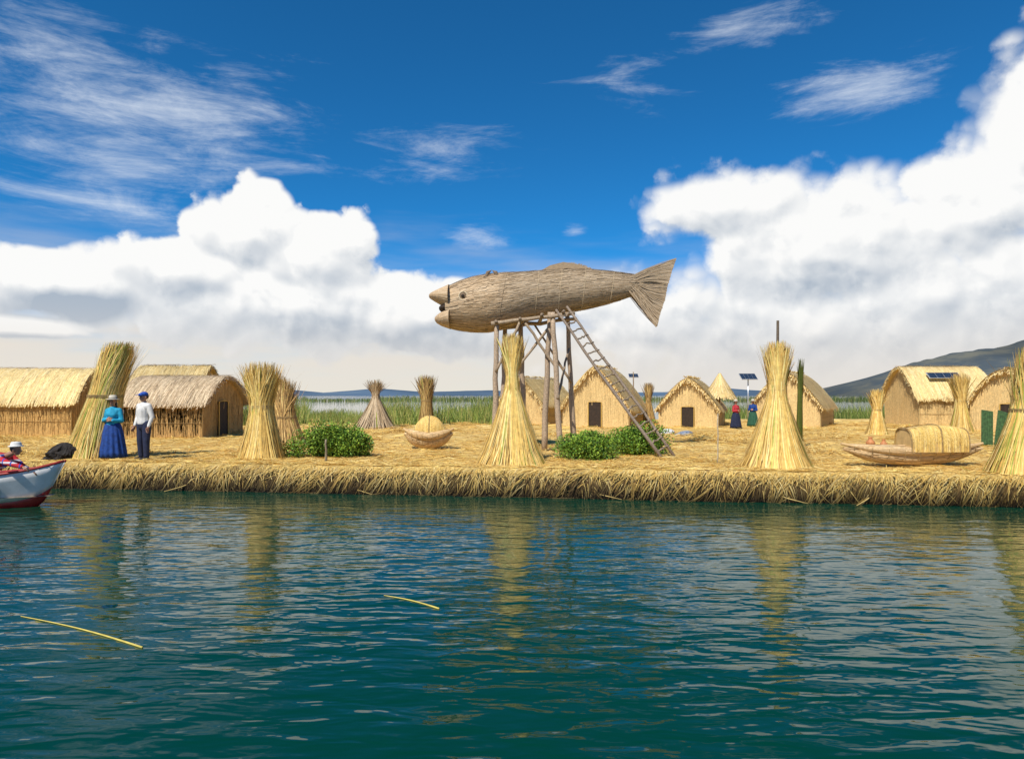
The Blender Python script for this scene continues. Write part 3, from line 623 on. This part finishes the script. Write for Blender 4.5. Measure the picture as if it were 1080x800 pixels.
# ------------------------------------------------------------------ small reed boats
def reed_boat(px0, px1, py, hgt, rad_, label, cab=None, ncab=1300, dome=.2, bx_=.7):
    Y = depth(py)+rad_; X0, X1 = at(px0, Y), at(px1, Y); L_ = X1-X0; xc = (X0+X1)/2
    zb = float(np.max(ztop(np.linspace(X0+.3*L_, X1-.3*L_, 7), np.full(7, Y))))+.04
    root = empty("reed_boat", (xc, Y, zb), .03); tag(root, label, "reed boat", "small decorative reed boats")
    BO = np.array([(.74,.52,.27),(.66,.44,.21),(.80,.59,.33),(.58,.38,.18),(.72,.50,.27)])
    s = np.linspace(-1, 1, 21); mb = MB()
    taper = np.maximum((1-np.abs(s)**3.0), .16)
    mb.tube(np.stack([s*L_/2*.97, 0*s, rad_*.9+hgt*np.abs(s)**2.2*.95], -1), rad_*taper, 14, (.55, .36, .17))
    for sd in (-1, 1):
        mb.tube(np.stack([s*L_/2, sd*rad_*.95*(1-np.abs(s)**2.2), rad_*1.35+hgt*np.abs(s)**2.2], -1), rad_*.45*np.maximum(taper, .3), 10, (.62, .42, .2))
    n = 2000; s0 = rng.uniform(-.98, .8, n); a0 = rng.uniform(0, 6.283, n); kk = np.linspace(0, 1, 4); ss_ = np.minimum(s0[:, None]+.2*kk, 1.); tp = np.maximum(1-np.abs(ss_)**3., .2); sdd = rng.choice([-1, 0, 1], n)[:, None]
    r_ = np.where(sdd == 0, rad_*tp, rad_*.45*tp)*1.03; cy = sdd*rad_*.95*(1-np.abs(ss_)**2.2); cz = np.where(sdd == 0, rad_*.9, rad_*1.35)+hgt*np.abs(ss_)**2.2
    mb.ribbons(np.stack([ss_*L_/2, cy+r_*np.cos(a0)[:, None], cz+r_*np.sin(a0)[:, None]], -1), np.stack([0*a0, -np.sin(a0), np.cos(a0)], -1)[:, None].repeat(4, 1)*.007, pal(BO, n))
    mb.build("hull", M_FISH, parent=root, smooth=False)
    for q_ in np.linspace(-.85, .85, 9):
        mb = MB(); aa = np.linspace(-.3, math.pi+.3, 13); tp = max(1-abs(q_)**3., .2); zc = rad_*1.+hgt*abs(q_)**2.2
        mb.tube(np.stack([np.full(13, q_*L_/2), -rad_*1.42*tp*np.cos(aa), zc-rad_*1.0*np.sin(aa)*tp+rad_*.2], -1), .007, 5, (.45, .3, .14)); mb.build("rope_band", M_ROPE, parent=root)
    if cab:
        cx_, cl_, cw_, ch_ = cab; mb = MB(); tt = np.linspace(0, math.pi, 17); secs = []
        zc = rad_*1.25
        def fd(x): return 1-dome*np.clip(np.abs(x)/(cl_/2), 0, 1)**2.4
        def cy_(t): return np.sign(np.cos(t))*np.abs(np.cos(t))**bx_
        def cz_(t): return np.abs(np.sin(t))**bx_
        for x in np.linspace(-cl_/2, cl_/2, 9): secs.append(np.stack([np.full(17, cx_+x), fd(x)*cw_/2*cy_(tt), zc+fd(x)*ch_*cz_(tt)], -1))
        mb.loft(secs, (.6, .41, .17))
        n = ncab; x = rng.uniform(-cl_/2-.03, cl_/2+.03, n); sd = rng.choice([0., 1.], n, p=[.3, .7]); t0 = rng.uniform(0, 1.2, n); kk = np.linspace(0, .5, 4)
        t = np.minimum(t0[:, None]+kk, 1.57); t = np.where(sd[:, None] > .5, math.pi/2+t, math.pi/2-t); f_ = fd(x)[:, None]
        mb.ribbons(np.stack([cx_+x[:, None]+0*t, f_*cw_/2*1.04*cy_(t), zc+f_*(ch_+.02)*cz_(t)], -1), np.array([.007, 0, 0])[None, None].repeat(4, 1).repeat(n, 0), pal(GOLD, n))
        mb.build("cabin", M_STRAW, parent=root)
        for x in (-cl_/2-.01, 0, cl_/2+.01):
            mb = MB(); mb.tube(np.stack([np.full(17, cx_+x), fd(x)*cw_/2*1.07*cy_(tt), zc+fd(x)*ch_*1.05*cz_(tt)], -1), .014, 6, (.5, .34, .14))
            mb.build("cabin_rib", M_ROPE, parent=root)
    return root, xc, Y
reed_boat(886, 1038, 493, .16, .235, "slender reed boat with arched thatched cabin on straw", cab=(.46, 1.32, .74, .60), dome=.14, bx_=.55)
reed_boat(426, 478, 474, .20, .29, "little round reed boat with thatched cabin", cab=(.04, .92, .66, .62), dome=.55)
M_CLAY = plain("terracotta", (.5, .2, .07), .6, .2)
for i, (px, py, r_) in enumerate(((918, 470, .14), (932, 471, .11))):
    Y = depth(py); X = at(px, Y); mb = MB(); zz = np.linspace(0, 1, 9); rr = r_*np.array([.55, .85, 1, 1, .85, .6, .42, .45, .55])
    mb.tube(np.stack([0*zz, 0*zz, zz*r_*2.1], -1), rr, 14, (.5, .2, .07)); o = mb.build("clay_pot", M_CLAY, loc=(X, Y, float(ztop(X, Y))), smooth=True); tag(o, "small round terracotta pot on the straw", "pot", "terracotta pots")

# ------------------------------------------------------------------ bushes
M_LEAF = straw_mat("leaves", rough=.5, streak=.1)
def bush(px, py, wpx, hpx, label, n=9000):
    Y = depth(py)+.5; X = at(px, Y); w_ = wpx/F*Y/2; h_ = hpx/F*Y; root = empty("bush", (X, Y, ZG)); tag(root, label, "bush", "leafy green bushes")
    lobes = []
    for i in range(30):
        u_ = rng.uniform(-.80, .80); top = (1-abs(u_)**2.6*.55); lobes.append((u_*w_, rng.uniform(-.45, .4), rng.uniform(.2, .66)*h_*top, rng.uniform(.24, .38)))
    lob = np.array(lobes); k = rng.integers(0, len(lob), n); lr = lob[k, 3]*h_*1.1
    d = rng.normal(0, 1, (n, 3)); d /= np.linalg.norm(d, axis=1)[:, None]; rr = (rng.random(n)**.35)[:, None]*(1+.14*rng.normal(0, 1, (n, 1))*(rng.random((n, 1)) < .25))
    c_ = lob[k, :3]+d*rr*lr[:, None]*np.array((1.2, 1.1, .95)); c_[:, 2] = np.maximum(c_[:, 2], .02)
    u = rng.normal(0, 1, (n, 3))+d*.4; u /= np.linalg.norm(u, axis=1)[:, None]; v_ = np.cross(u, rng.normal(0, 1, (n, 3))); v_ /= np.linalg.norm(v_, axis=1)[:, None]
    s = rng.uniform(.018, .036, n)[:, None]; t = np.array([-1, 0, 1.])
    Pp = c_[:, None]+u[:, None]*s[:, None]*t[None, :, None]; W = v_[:, None]*s[:, None]*np.array([.15, .6, .1])[None, :, None]
    pc = np.array([(.20,.33,.035),(.14,.26,.03),(.28,.39,.05),(.08,.17,.025)])
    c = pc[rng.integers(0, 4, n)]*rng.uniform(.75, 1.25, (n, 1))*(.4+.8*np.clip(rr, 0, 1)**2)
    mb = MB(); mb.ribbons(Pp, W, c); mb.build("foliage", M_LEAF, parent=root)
    mb = MB()
    for l in lobes[:12]: mb.tube([(l[0]*.3, l[1]*.3, -.05), (l[0]*.7, l[1]*.7, l[2]*.5), (l[0], l[1], l[2])], [.02, .013, .006], 6, (.12, .09, .05))
    mb.build("stem", M_WOOD, parent=root)
bush(342, 483, 94, 41, "low rounded leafy green bush on the straw", 24000)
bush(619, 486, 56, 34, "leafy green bush below the reed fish", 14000)
bush(673, 481, 54, 38, "leafy green bush beside the ladder foot", 14000)

# ------------------------------------------------------------------ people
def remeshed(mb, name, mat, voxel, parent, smooth_it=4):
    o = mb.build(name+"_raw", mat)
    md = o.modifiers.new("r", 'REMESH'); md.mode = 'VOXEL'; md.voxel_size = voxel
    ms = o.modifiers.new("s", 'SMOOTH'); ms.iterations = smooth_it; ms.factor = .5
    dgp = bpy.context.evaluated_depsgraph_get(); me = bpy.data.meshes.new_from_object(o.evaluated_get(dgp)); me.name = name
    bpy.data.objects.remove(o); me.polygons.foreach_set("use_smooth", np.ones(len(me.polygons), bool))
    if not me.materials: me.materials.append(mat)
    n = bpy.data.objects.new(name, me); COL.objects.link(n); n.parent = parent; return n
M_SKIN = plain("brown_skin", (.36, .18, .11), .5, .06); M_HAIR = plain("black_hair", (.012, .01, .009), .4, .2); M_EYE = plain("dark_eye", (.01, .008, .006), .2, .1)
def hand(mb, wr, d, up, side, curl=.5):
    wr = np.array(wr, float); d = np.array(d, float); d /= np.linalg.norm(d); up = np.array(up, float); up -= d*np.dot(up, d); up /= np.linalg.norm(up); s = np.cross(d, up)*side
    mb.cap(wr, wr+d*.075+s*.018, .026, .024); mb.cap(wr+d*.01, wr+d*.075-s*.018, .024, .022); 
    for i, (o_, l_) in enumerate(((.032, .066), (.011, .078), (-.011, .072), (-.031, .056))):
        a = wr+d*.085+s*o_; dr = d*math.cos(curl)-up*math.sin(curl); b = a+dr*l_*.5; dr2 = d*math.cos(curl*2)-up*math.sin(curl*2); c = b+dr2*l_*.5
        mb.cap(a, b, .0095, .0088, seg=8); mb.cap(b, c, .0088, .0075, seg=8)
    a = wr+d*.03+s*.028; b = a+(d*.6+s*.7-up*.3)*.04; mb.cap(a, b, .013, .011, seg=8); mb.cap(b, b+(d*.9+s*.1-up*.35)*.032, .011, .009, seg=8)
def base_body(mb, arms, legs, hc=(0, -.01, 1.545), neck=((0, .01, 1.34), (0, -.005, 1.46)), feet=True, torso=None):
    hc = np.array(hc)
    mb.ell(hc+(0, 0, .015), (.075, .09, .10)); mb.ell(hc+(0, -.02, -.045), (.056, .066, .07))
    mb.cap(hc+(0, -.085, .01), hc+(0, -.108, -.025), .011, .017, seg=8)
    mb.cap(hc+(-.02, -.082, -.058), hc+(.02, -.082, -.058), .012, .012, seg=8)
    for s in (-1, 1):
        mb.ell(hc+(s*.078, .005, -.005), (.012, .022, .032)); mb.ell(hc+(s*.03, -.078, .03), (.02, .012, .009))
    mb.cap(*neck, .06, .052)
    for a, b, ra, rb in (torso or [((0, 0, .93), (0, 0, 1.05), .135, .125), ((0, 0, 1.05), (0, 0, 1.2), .125, .14), ((-.1, 0, 1.3), (.1, 0, 1.3), .085, .085), ((0, 0, 1.2), (0, 0, 1.28), .14, .12)]): mb.cap(a, b, ra, rb)
    for sh, el, wr, dr, up, sd, cu in arms:
        mb.cap(sh, el, .052, .040); mb.cap(el, wr, .040, .026); hand(mb, wr, dr, up, sd, cu)
    for hp, kn, an_ in legs:
        mb.cap(hp, kn, .088, .056); mb.cap(kn, np.array(kn)+(np.array(an_)-kn)*.35+(0, .02, 0), .056, .054); mb.cap(kn, an_, .05, .036)
        if feet: mb.cap(an_, np.array(an_)+(0, -.02, -.03), .038, .036); mb.cap(np.array(an_)+(0, .03, -.04), np.array(an_)+(0, -.15, -.045), .036, .028)
def eyes(root, hc):
    for s in (-1, 1):
        mb = MB(); mb.ell(np.array(hc)+(s*.03, -.088, .012), (.012, .006, .007)); mb.build("eye", M_EYE, parent=root, smooth=True)
wY = depth(484); wX = at(119, wY); wz = float(ztop(wX, wY))-.02
wm = empty("person", (wX, wY, wz), .12); wm.scale = (.97,)*3; tag(wm, "woman in turquoise jacket and long blue skirt with pale hat", "person")
armsW = [((-.165, 0, 1.31), (-.235, -.03, 1.05), (-.07, -.2, 1.08), (1, -.25, .15), (0, -1, .3), -1, .5), ((.165, 0, 1.31), (.235, -.03, 1.04), (.07, -.21, 1.05), (-1, -.2, .12), (0, -1, .3), 1, .5)]
legsW = [((-.09, 0, .88), (-.095, -.01, .47), (-.09, .01, .09)), ((.09, 0, .88), (.095, -.01, .47), (.09, .01, .09))]
mb = MB(); base_body(mb, armsW, legsW); remeshed(mb, "body", M_SKIN, .007, wm); eyes(wm, (0, -.01, 1.545))
M_TURQ = plain("turquoise_cloth", (.01, .30, .48), .8, .2); M_BLUE = plain("blue_cloth", (.006, .045, .22), .85, .3)
mb = MB()
for a, b, ra, rb in [((0, 0, .93), (0, 0, 1.08), .17, .15), ((0, 0, 1.08), (0, 0, 1.22), .15, .165), ((-.11, 0, 1.29), (.11, 0, 1.29), .10, .10), ((0, 0, 1.22), (0, 0, 1.31), .16, .12), ((-.05, -.05, 1.2), (.05, -.05, 1.2), .12, .12)]: mb.cap(a, b, ra, rb)
for sh, el, wr, *_ in armsW: mb.cap(sh, el, .075, .062); mb.cap(el, np.array(wr)*.93+np.array(el)*.07, .060, .045)
remeshed(mb, "jacket", M_TURQ, .012, wm)
mb = MB(); aa = np.linspace(0, 6.283, 72, endpoint=False); secs = []
for z, r in ((1.02, .13), (.98, .17), (.9, .21), (.7, .255), (.45, .29), (.2, .325), (.07, .335), (.07, .30), (.6, .2)):
    f = 1+.075*np.sin(aa*14+z*2)*min(1, max(0, (1.02-z)*1.6)); secs.append(np.stack([r*f*np.cos(aa), r*f*.85*np.sin(aa), np.full(72, z)], -1))
mb.loft(secs, (.01, .05, .25)); mb.build("skirt", M_BLUE, parent=wm, smooth=True)
mb = MB(); mb.ell((0, .03, 1.58), (.085, .09, .095)); mb.cap((-.05, .08, 1.52), (-.06, .09, 1.2), .025, .014); mb.cap((.05, .08, 1.52), (.06, .09, 1.2), .025, .014); mb.build("hair", M_HAIR, parent=wm, smooth=True)
def hat(par, c, r_b, r_c, h_, mat, name="hat"):
    mb = MB(); secs = []
    for r, z in ((.02, 0), (r_b, -.012), (r_b, 0), (r_c*1.05, .012), (r_c, h_*.6), (r_c*.85, h_*.92), (.02, h_)): secs.append(np.stack([r*np.cos(aa), r*1.08*np.sin(aa), np.full(72, z)], -1)+np.array(c))
    mb.loft(secs, (.7, .6, .4)); return mb.build(name, mat, parent=par, smooth=True)
M_HAT = plain("straw_hat", (.55, .5, .4), .8, .12); M_BAND = plain("hat_band", (.02, .02, .03), .7, .1)
ht = hat(wm, (0, -.0, 1.615), .17, .095, .115, M_HAT)
mb = MB(); a2 = np.linspace(0, 6.283, 33); mb.tube(np.stack([.1*np.cos(a2), .108*np.sin(a2), np.full(33, 1.637)], -1), .012, 6, caps=False); mb.build("hat_band", M_BAND, parent=ht)
mX = at(152, depth(485)); mY = depth(485); mz = float(ztop(mX, mY))-.02
mn = empty("person", (mX, mY, mz), -.45); mn.scale = (1.04,)*3; tag(mn, "man in white shirt, dark trousers and blue cap", "person")
armsM = [((-.175, 0, 1.33), (-.25, .01, 1.05), (-.21, -.10, .84), (.15, -.5, -.8), (1, 0, 0), 1, .35), ((.175, 0, 1.33), (.255, .03, 1.05), (.235, -.06, .82), (0, -.3, -1), (-1, 0, 0), -1, .35)]
legsM = [((-.095, 0, .88), (-.11, -.02, .48), (-.12, .01, .09)), ((.095, 0, .88), (.12, -.03, .48), (.13, -.03, .09))]
mb = MB(); base_body(mb, armsM, legsM); remeshed(mb, "body", M_SKIN, .007, mn); eyes(mn, (0, -.01, 1.545))
M_WHITE = plain("white_cotton", (.68, .66, .62), .85, .10); M_NAVY = plain("navy_cloth", (.012, .018, .05), .85, .25)
mb = MB()
for a, b, ra, rb in [((0, 0, .93), (0, 0, 1.05), .155, .148), ((0, 0, 1.05), (0, 0, 1.22), .148, .165), ((-.12, 0, 1.31), (.12, 0, 1.31), .10, .10), ((0, 0, 1.22), (0, 0, 1.32), .155, .12)]: mb.cap(a, b, ra, rb)
for sh, el, wr, *_ in armsM: mb.cap(sh, el, .07, .055); mb.cap(el, np.array(wr)*.9+np.array(el)*.1, .053, .04)
remeshed(mb, "shirt", M_WHITE, .012, mn)
mb = MB(); mb.cap((0, 0, .86), (0, 0, .95), .15, .145)
for hp, kn, an_ in legsM: mb.cap(hp, kn, .11, .085); mb.cap(kn, np.array(an_)+(0, 0, .02), .083, .068)
remeshed(mb, "trousers", M_NAVY, .012, mn)
mb = MB()
for hp, kn, an_ in legsM: mb.cap(np.array(an_)+(0, .03, -.04), np.array(an_)+(0, -.15, -.045), .044, .037)
remeshed(mb, "shoes", M_BAND, .01, mn)
mb = MB(); mb.ell((0, .03, 1.57), (.08, .083, .085)); mb.build("hair", M_HAIR, parent=mn, smooth=True)
M_CAP = plain("blue_cap_cloth", (.01, .07, .36), .8, .1)
mb = MB(); mb.ell((0, -.0, 1.615), (.088, .102, .07)); mb.cap((-.03, -.09, 1.605), (.03, -.09, 1.605), .04, .04); mb.box((0, -.14, 1.60), (.13, .1, .012)); mb.build("cap", M_CAP, parent=mn, smooth=True)
M_RED = plain("red_wool", (.42, .03, .04), .85, .2); M_DKG = plain("dark_green_wool", (.02, .09, .05), .85, .2)
for px, py, cj, cs, lab, rz in ((776, 452, M_RED, M_NAVY, "woman in red jacket and dark skirt near the sunshade", .5), (794, 450, M_BLUE, M_DKG, "woman in blue jacket and green skirt near the sunshade", -.6)):
    Y = depth(py); pX = at(px, Y); root = empty("person", (pX, Y, float(ztop(pX, Y))-.02), rz); root.scale = (.86,)*3; tag(root, lab, "person")
    cp = {}
    for ch in list(wm.children_recursive):
        n = ch.copy(); cp[ch] = n; COL.objects.link(n)
        if ch.name.startswith(("jacket", "skirt")):
            n.data = ch.data.copy(); n.data.materials.clear(); n.data.materials.append(cj if ch.name.startswith("jacket") else cs)
    for ch, n in cp.items(): n.parent = root if ch.parent == wm else cp[ch.parent]

# ------------------------------------------------------------------ wooden boat with paddler
bt = empty("motor_boat", (-9.2, 14.0, 0), math.radians(10)); tag(bt, "white and red wooden boat with raised pointed bow", "boat")
M_BWHITE = plain("white_boat_paint", (.70, .70, .69), .35, .10, nscale=4.); M_BRED = plain("red_boat_paint", (.33, .025, .02), .4, .2); M_BIN = plain("boat_floor_wood", (.25, .2, .15), .7, .3)
def bsec(x):
    s = np.clip(-x/2.6, 0, 1)**.55; hw = .03+.72*s; zg_ = .56+.34*np.exp(x*1.0); return hw, zg_
xs_ = -np.array([0, .06, .2, .4, .7, 1.1, 1.6, 2.2, 3., 4., 5., 6.])
def sheet(mb, fs, sd, grow=0.):
    V = []
    for x in xs_:
        for f in fs:
            hw, zg_ = bsec(x); kz = -.15+.32*np.exp(x*3); y = (hw+grow)*(f**.6); z = kz+(zg_-kz)*f; V.append((x+.02-.35*(1-f)*np.exp(x*1.2), sd*y, z))
    k = len(xs_); m_ = len(fs); mb.add(np.array(V), np.array([(i*m_+j, i*m_+j+1, (i+1)*m_+j+1, (i+1)*m_+j) for i in range(k-1) for j in range(m_-1)]))
for nm, fs, mt in (("hull", (.0, .1, .2, .3), M_BRED), ("upper_hull", (.3, .45, .6, .8, 1.), M_BWHITE)):
    mb = MB()
    for sd in (-1, 1): sheet(mb, fs, sd)
    o = mb.build(nm, mt, parent=bt, smooth=True); sol = o.modifiers.new("t", 'SOLIDIFY'); sol.thickness = .03; sol.offset = 0
mb = MB()
for sd in (-1, 1): mb.tube([(x+.02, sd*bsec(x)[0], bsec(x)[1]+.01) for x in xs_], .028, 8)
mb.build("gunwale", M_BRED, parent=bt, smooth=True)
mb = MB(); V = []
for x in xs_[2:]: hw, zg_ = bsec(x); V += [(x, -hw*.75, .22), (x, hw*.75, .22)]
k = len(xs_)-2; mb.add(np.array(V), np.array([(2*i, 2*i+1, 2*i+3, 2*i+2) for i in range(k-1)])); mb.box((-2.2, 0, .45), (.28, 1.2, .04)); mb.build("floor", M_BIN, parent=bt)
M_PLAID, gp, bp = newmat("plaid_cloth"); tcn = gp.n.new("ShaderNodeTexCoord"); px_, py_, pz_ = gp.sep(tcn.outputs['Object'])
def band(s_, f, w_): return gp.m('LESS_THAN', gp.m('FRACT', gp.m('MULTIPLY', s_, f)), w_)
c1 = gp.mix(band(pz_, 8., .72), (.6, .6, .62, 1), (.5, .02, .03, 1)); c1 = gp.mix(band(px_, 6., .16), c1, (.03, .06, .34, 1)); gp.l.new(c1, bp.inputs['Base Color']); bp.inputs['Roughness'].default_value = .85
pr = empty("person", (at(6, 13.55), 13.55, .22), 0); tag(pr, "person in red plaid shirt and pale hat bending over boat", "person")
hc = np.array((.22, -.02, .96))
mb = MB(); mb.ell(hc+(0, 0, .015), (.09, .075, .10)); mb.ell(hc+(.02, 0, -.045), (.066, .056, .07)); mb.cap(hc+(.085, 0, .01), hc+(.108, 0, -.025), .011, .017, seg=8)
for s in (-1, 1): mb.ell(hc+(.005, s*.078, -.005), (.022, .012, .032))
tor = [((-.52, 0, .42), (-.36, 0, .58), .14, .13), ((-.36, 0, .58), (-.10, 0, .74), .13, .14), ((-.06, -.12, .79), (-.06, .12, .79), .085, .085)]
mb.cap((-.02, 0, .82), (.16, -.01, .90), .06, .05)
for a, b, ra, rb in tor: mb.cap(a, b, ra, rb)
armsP = [((-.03, -.19, .80), (.26, -.30, .72), (.56, -.30, .64), (1, 0, -.3), (0, 0, 1), 1, .6), ((-.03, .19, .80), (.18, .2, .62), (.42, .12, .52), (1, 0, -.3), (0, 0, 1), -1, .6)]
for sh, el, wr, dr, up, sd, cu in armsP: mb.cap(sh, el, .052, .040); mb.cap(el, wr, .040, .026); hand(mb, wr, dr, up, sd, cu)
for s in (-1, 1): mb.cap((-.52, s*.1, .38), (-.15, s*.13, .20), .088, .06); mb.cap((-.15, s*.13, .1), (-.52, s*.12, .06), .055, .04); mb.cap((-.15, s*.13, .20), (-.15, s*.13, .1), .06, .055); mb.cap((-.52, s*.12, .06), (-.66, s*.12, .05), .036, .03)
remeshed(mb, "body", M_SKIN, .008, pr)
mb = MB()
for a, b, ra, rb in tor: mb.cap(a, b, ra*1.2, rb*1.2)
for sh, el, wr, *_ in armsP: mb.cap(sh, el, .075, .058); mb.cap(el, np.array(wr)*.9+np.array(el)*.1, .056, .042)
remeshed(mb, "shirt", M_PLAID, .012, pr)
mb = MB()
for s in (-1, 1): mb.cap((-.52, s*.1, .38), (-.15, s*.13, .20), .11, .08); mb.cap((-.15, s*.13, .12), (-.52, s*.12, .08), .07, .06); mb.cap((-.15, s*.13, .20), (-.15, s*.13, .12), .08, .07)
remeshed(mb, "trousers", M_NAVY, .012, pr)
mb = MB(); mb.ell(hc+(-.03, 0, .03), (.083, .082, .09)); mb.build("hair", M_HAIR, parent=pr, smooth=True)
hat(pr, tuple(hc+(0, 0, .075)), .13, .09, .085, M_WHITE)

# ------------------------------------------------------------------ sundries
def mound(name, px, py, wpx, hpx, mat, label, cat, seed=0):
    Y = depth(py); X = at(px, Y); a_, b_ = wpx/F*Y/2, hpx/F*Y; mb = MB(); secs = []
    an = np.linspace(0, 6.283, 40, endpoint=False)
    for t in np.linspace(0, 1, 14):
        r = math.cos(t*math.pi/2*.97)**.6; f = r*(1+.7*(vnoise(np.cos(an)*1.5+5, np.sin(an)*1.5+t*2+seed, .4, seed)-.5)+.25*(vnoise(np.cos(an)*3+5, np.sin(an)*3+t*4, .4, seed+1)-.5)); secs.append(np.stack([a_*f*np.cos(an)+a_*.25*t, a_*.6*f*np.sin(an), np.full(40, b_*t)+.22*b_*np.sin(an*3+seed)*(1-t)*t], -1))
    mb.loft(secs, (.1, .1, .1)); o = mb.build(name, mat, loc=(X, Y, float(ztop(X, Y))-.02), smooth=False); tag(o, label, cat)
M_BLK = plain("black_wool", (.02, .016, .014), .9, .6)
mound("cloth_bundle", 64, 485, 34, 19, M_BLK, "dark heaped woollen bundle on the straw", "bundle", 2)
mound("cloth_heap", 702, 457, 18, 6, plain("pale_cloth", (.55, .55, .57), .9, .2), "heap of pale washed cloth on straw", "cloth", 3)
mound("cloth_heap", 722, 459, 18, 6, plain("blue_grey_cloth", (.22, .26, .33), .9, .2), "heap of blue-grey cloth on straw", "cloth", 4)
for px, w_, tilt_ in ((1041, 13, 9), (1054, 12, 16)):
    Y = depth(470); X = at(px, Y); mb = MB(); W_ = w_/F*Y; Hh = 38/F*Y
    R = Matrix.Rotation(math.radians(tilt_), 3, 'Y') @ Matrix.Rotation(math.radians(-10), 3, 'X'); mb.box(np.array(R) @ np.array((0, 0, Hh/2)), (W_, .04, Hh), R=R)
    for k in range(5): mb.box(np.array(R) @ np.array(((k-2)*W_/5, -.03, Hh/2)), (.02, .02, Hh*.96), R=R)
    o = mb.build("green_board", plain("green_paint", (.05, .11, .035), .7, .4), loc=(X, Y, ZG), rz=.1); tag(o, "green ribbed board leaning beside a sheaf", "board", "green boards")
for pa, pb, y_a, y_b in ((22, 150, 650, 683), (405, 463, 628, 642)):
    Ya = F*H/(y_a-HZ); Yb = F*H/(y_b-HZ); a = np.array((at(pa, Ya), Ya, .006)); b = np.array((at(pb, Yb), Yb, .006)); t = np.linspace(0, 1, 9)[:, None]
    p = a+(b-a)*t; p[:, 1] += .05*np.sin(t[:, 0]*3.14); mb = MB(); mb.tube(p-a, np.linspace(.004, .010, 9), 7, (.62, .50, .12)); o = mb.build("floating_reed", M_STRAW, loc=tuple(a), smooth=True); tag(o, "single yellow reed stalk floating on the lake", "reed stalk", "floating reed stalks")
for px, dx_ in ((350, .8), (610, .9), (800, .7), (905, -.6), (1030, .8), (180, -.6)):
    Xb = at(px, 15); Yb = float(Yf(Xb)); mb = MB(); mb.tube([(0, .12, .22), (dx_*.5, -.10, .1), (dx_, -.3, .02)], [.014, .012, .006], 7, (.6, .42, .15)); o = mb.build("fallen_reed", M_STRAW, loc=(Xb, Yb, 0), smooth=True); tag(o, "loose reed stalk jutting from the bank", "reed stalk", "reed stalks jutting from the bank")
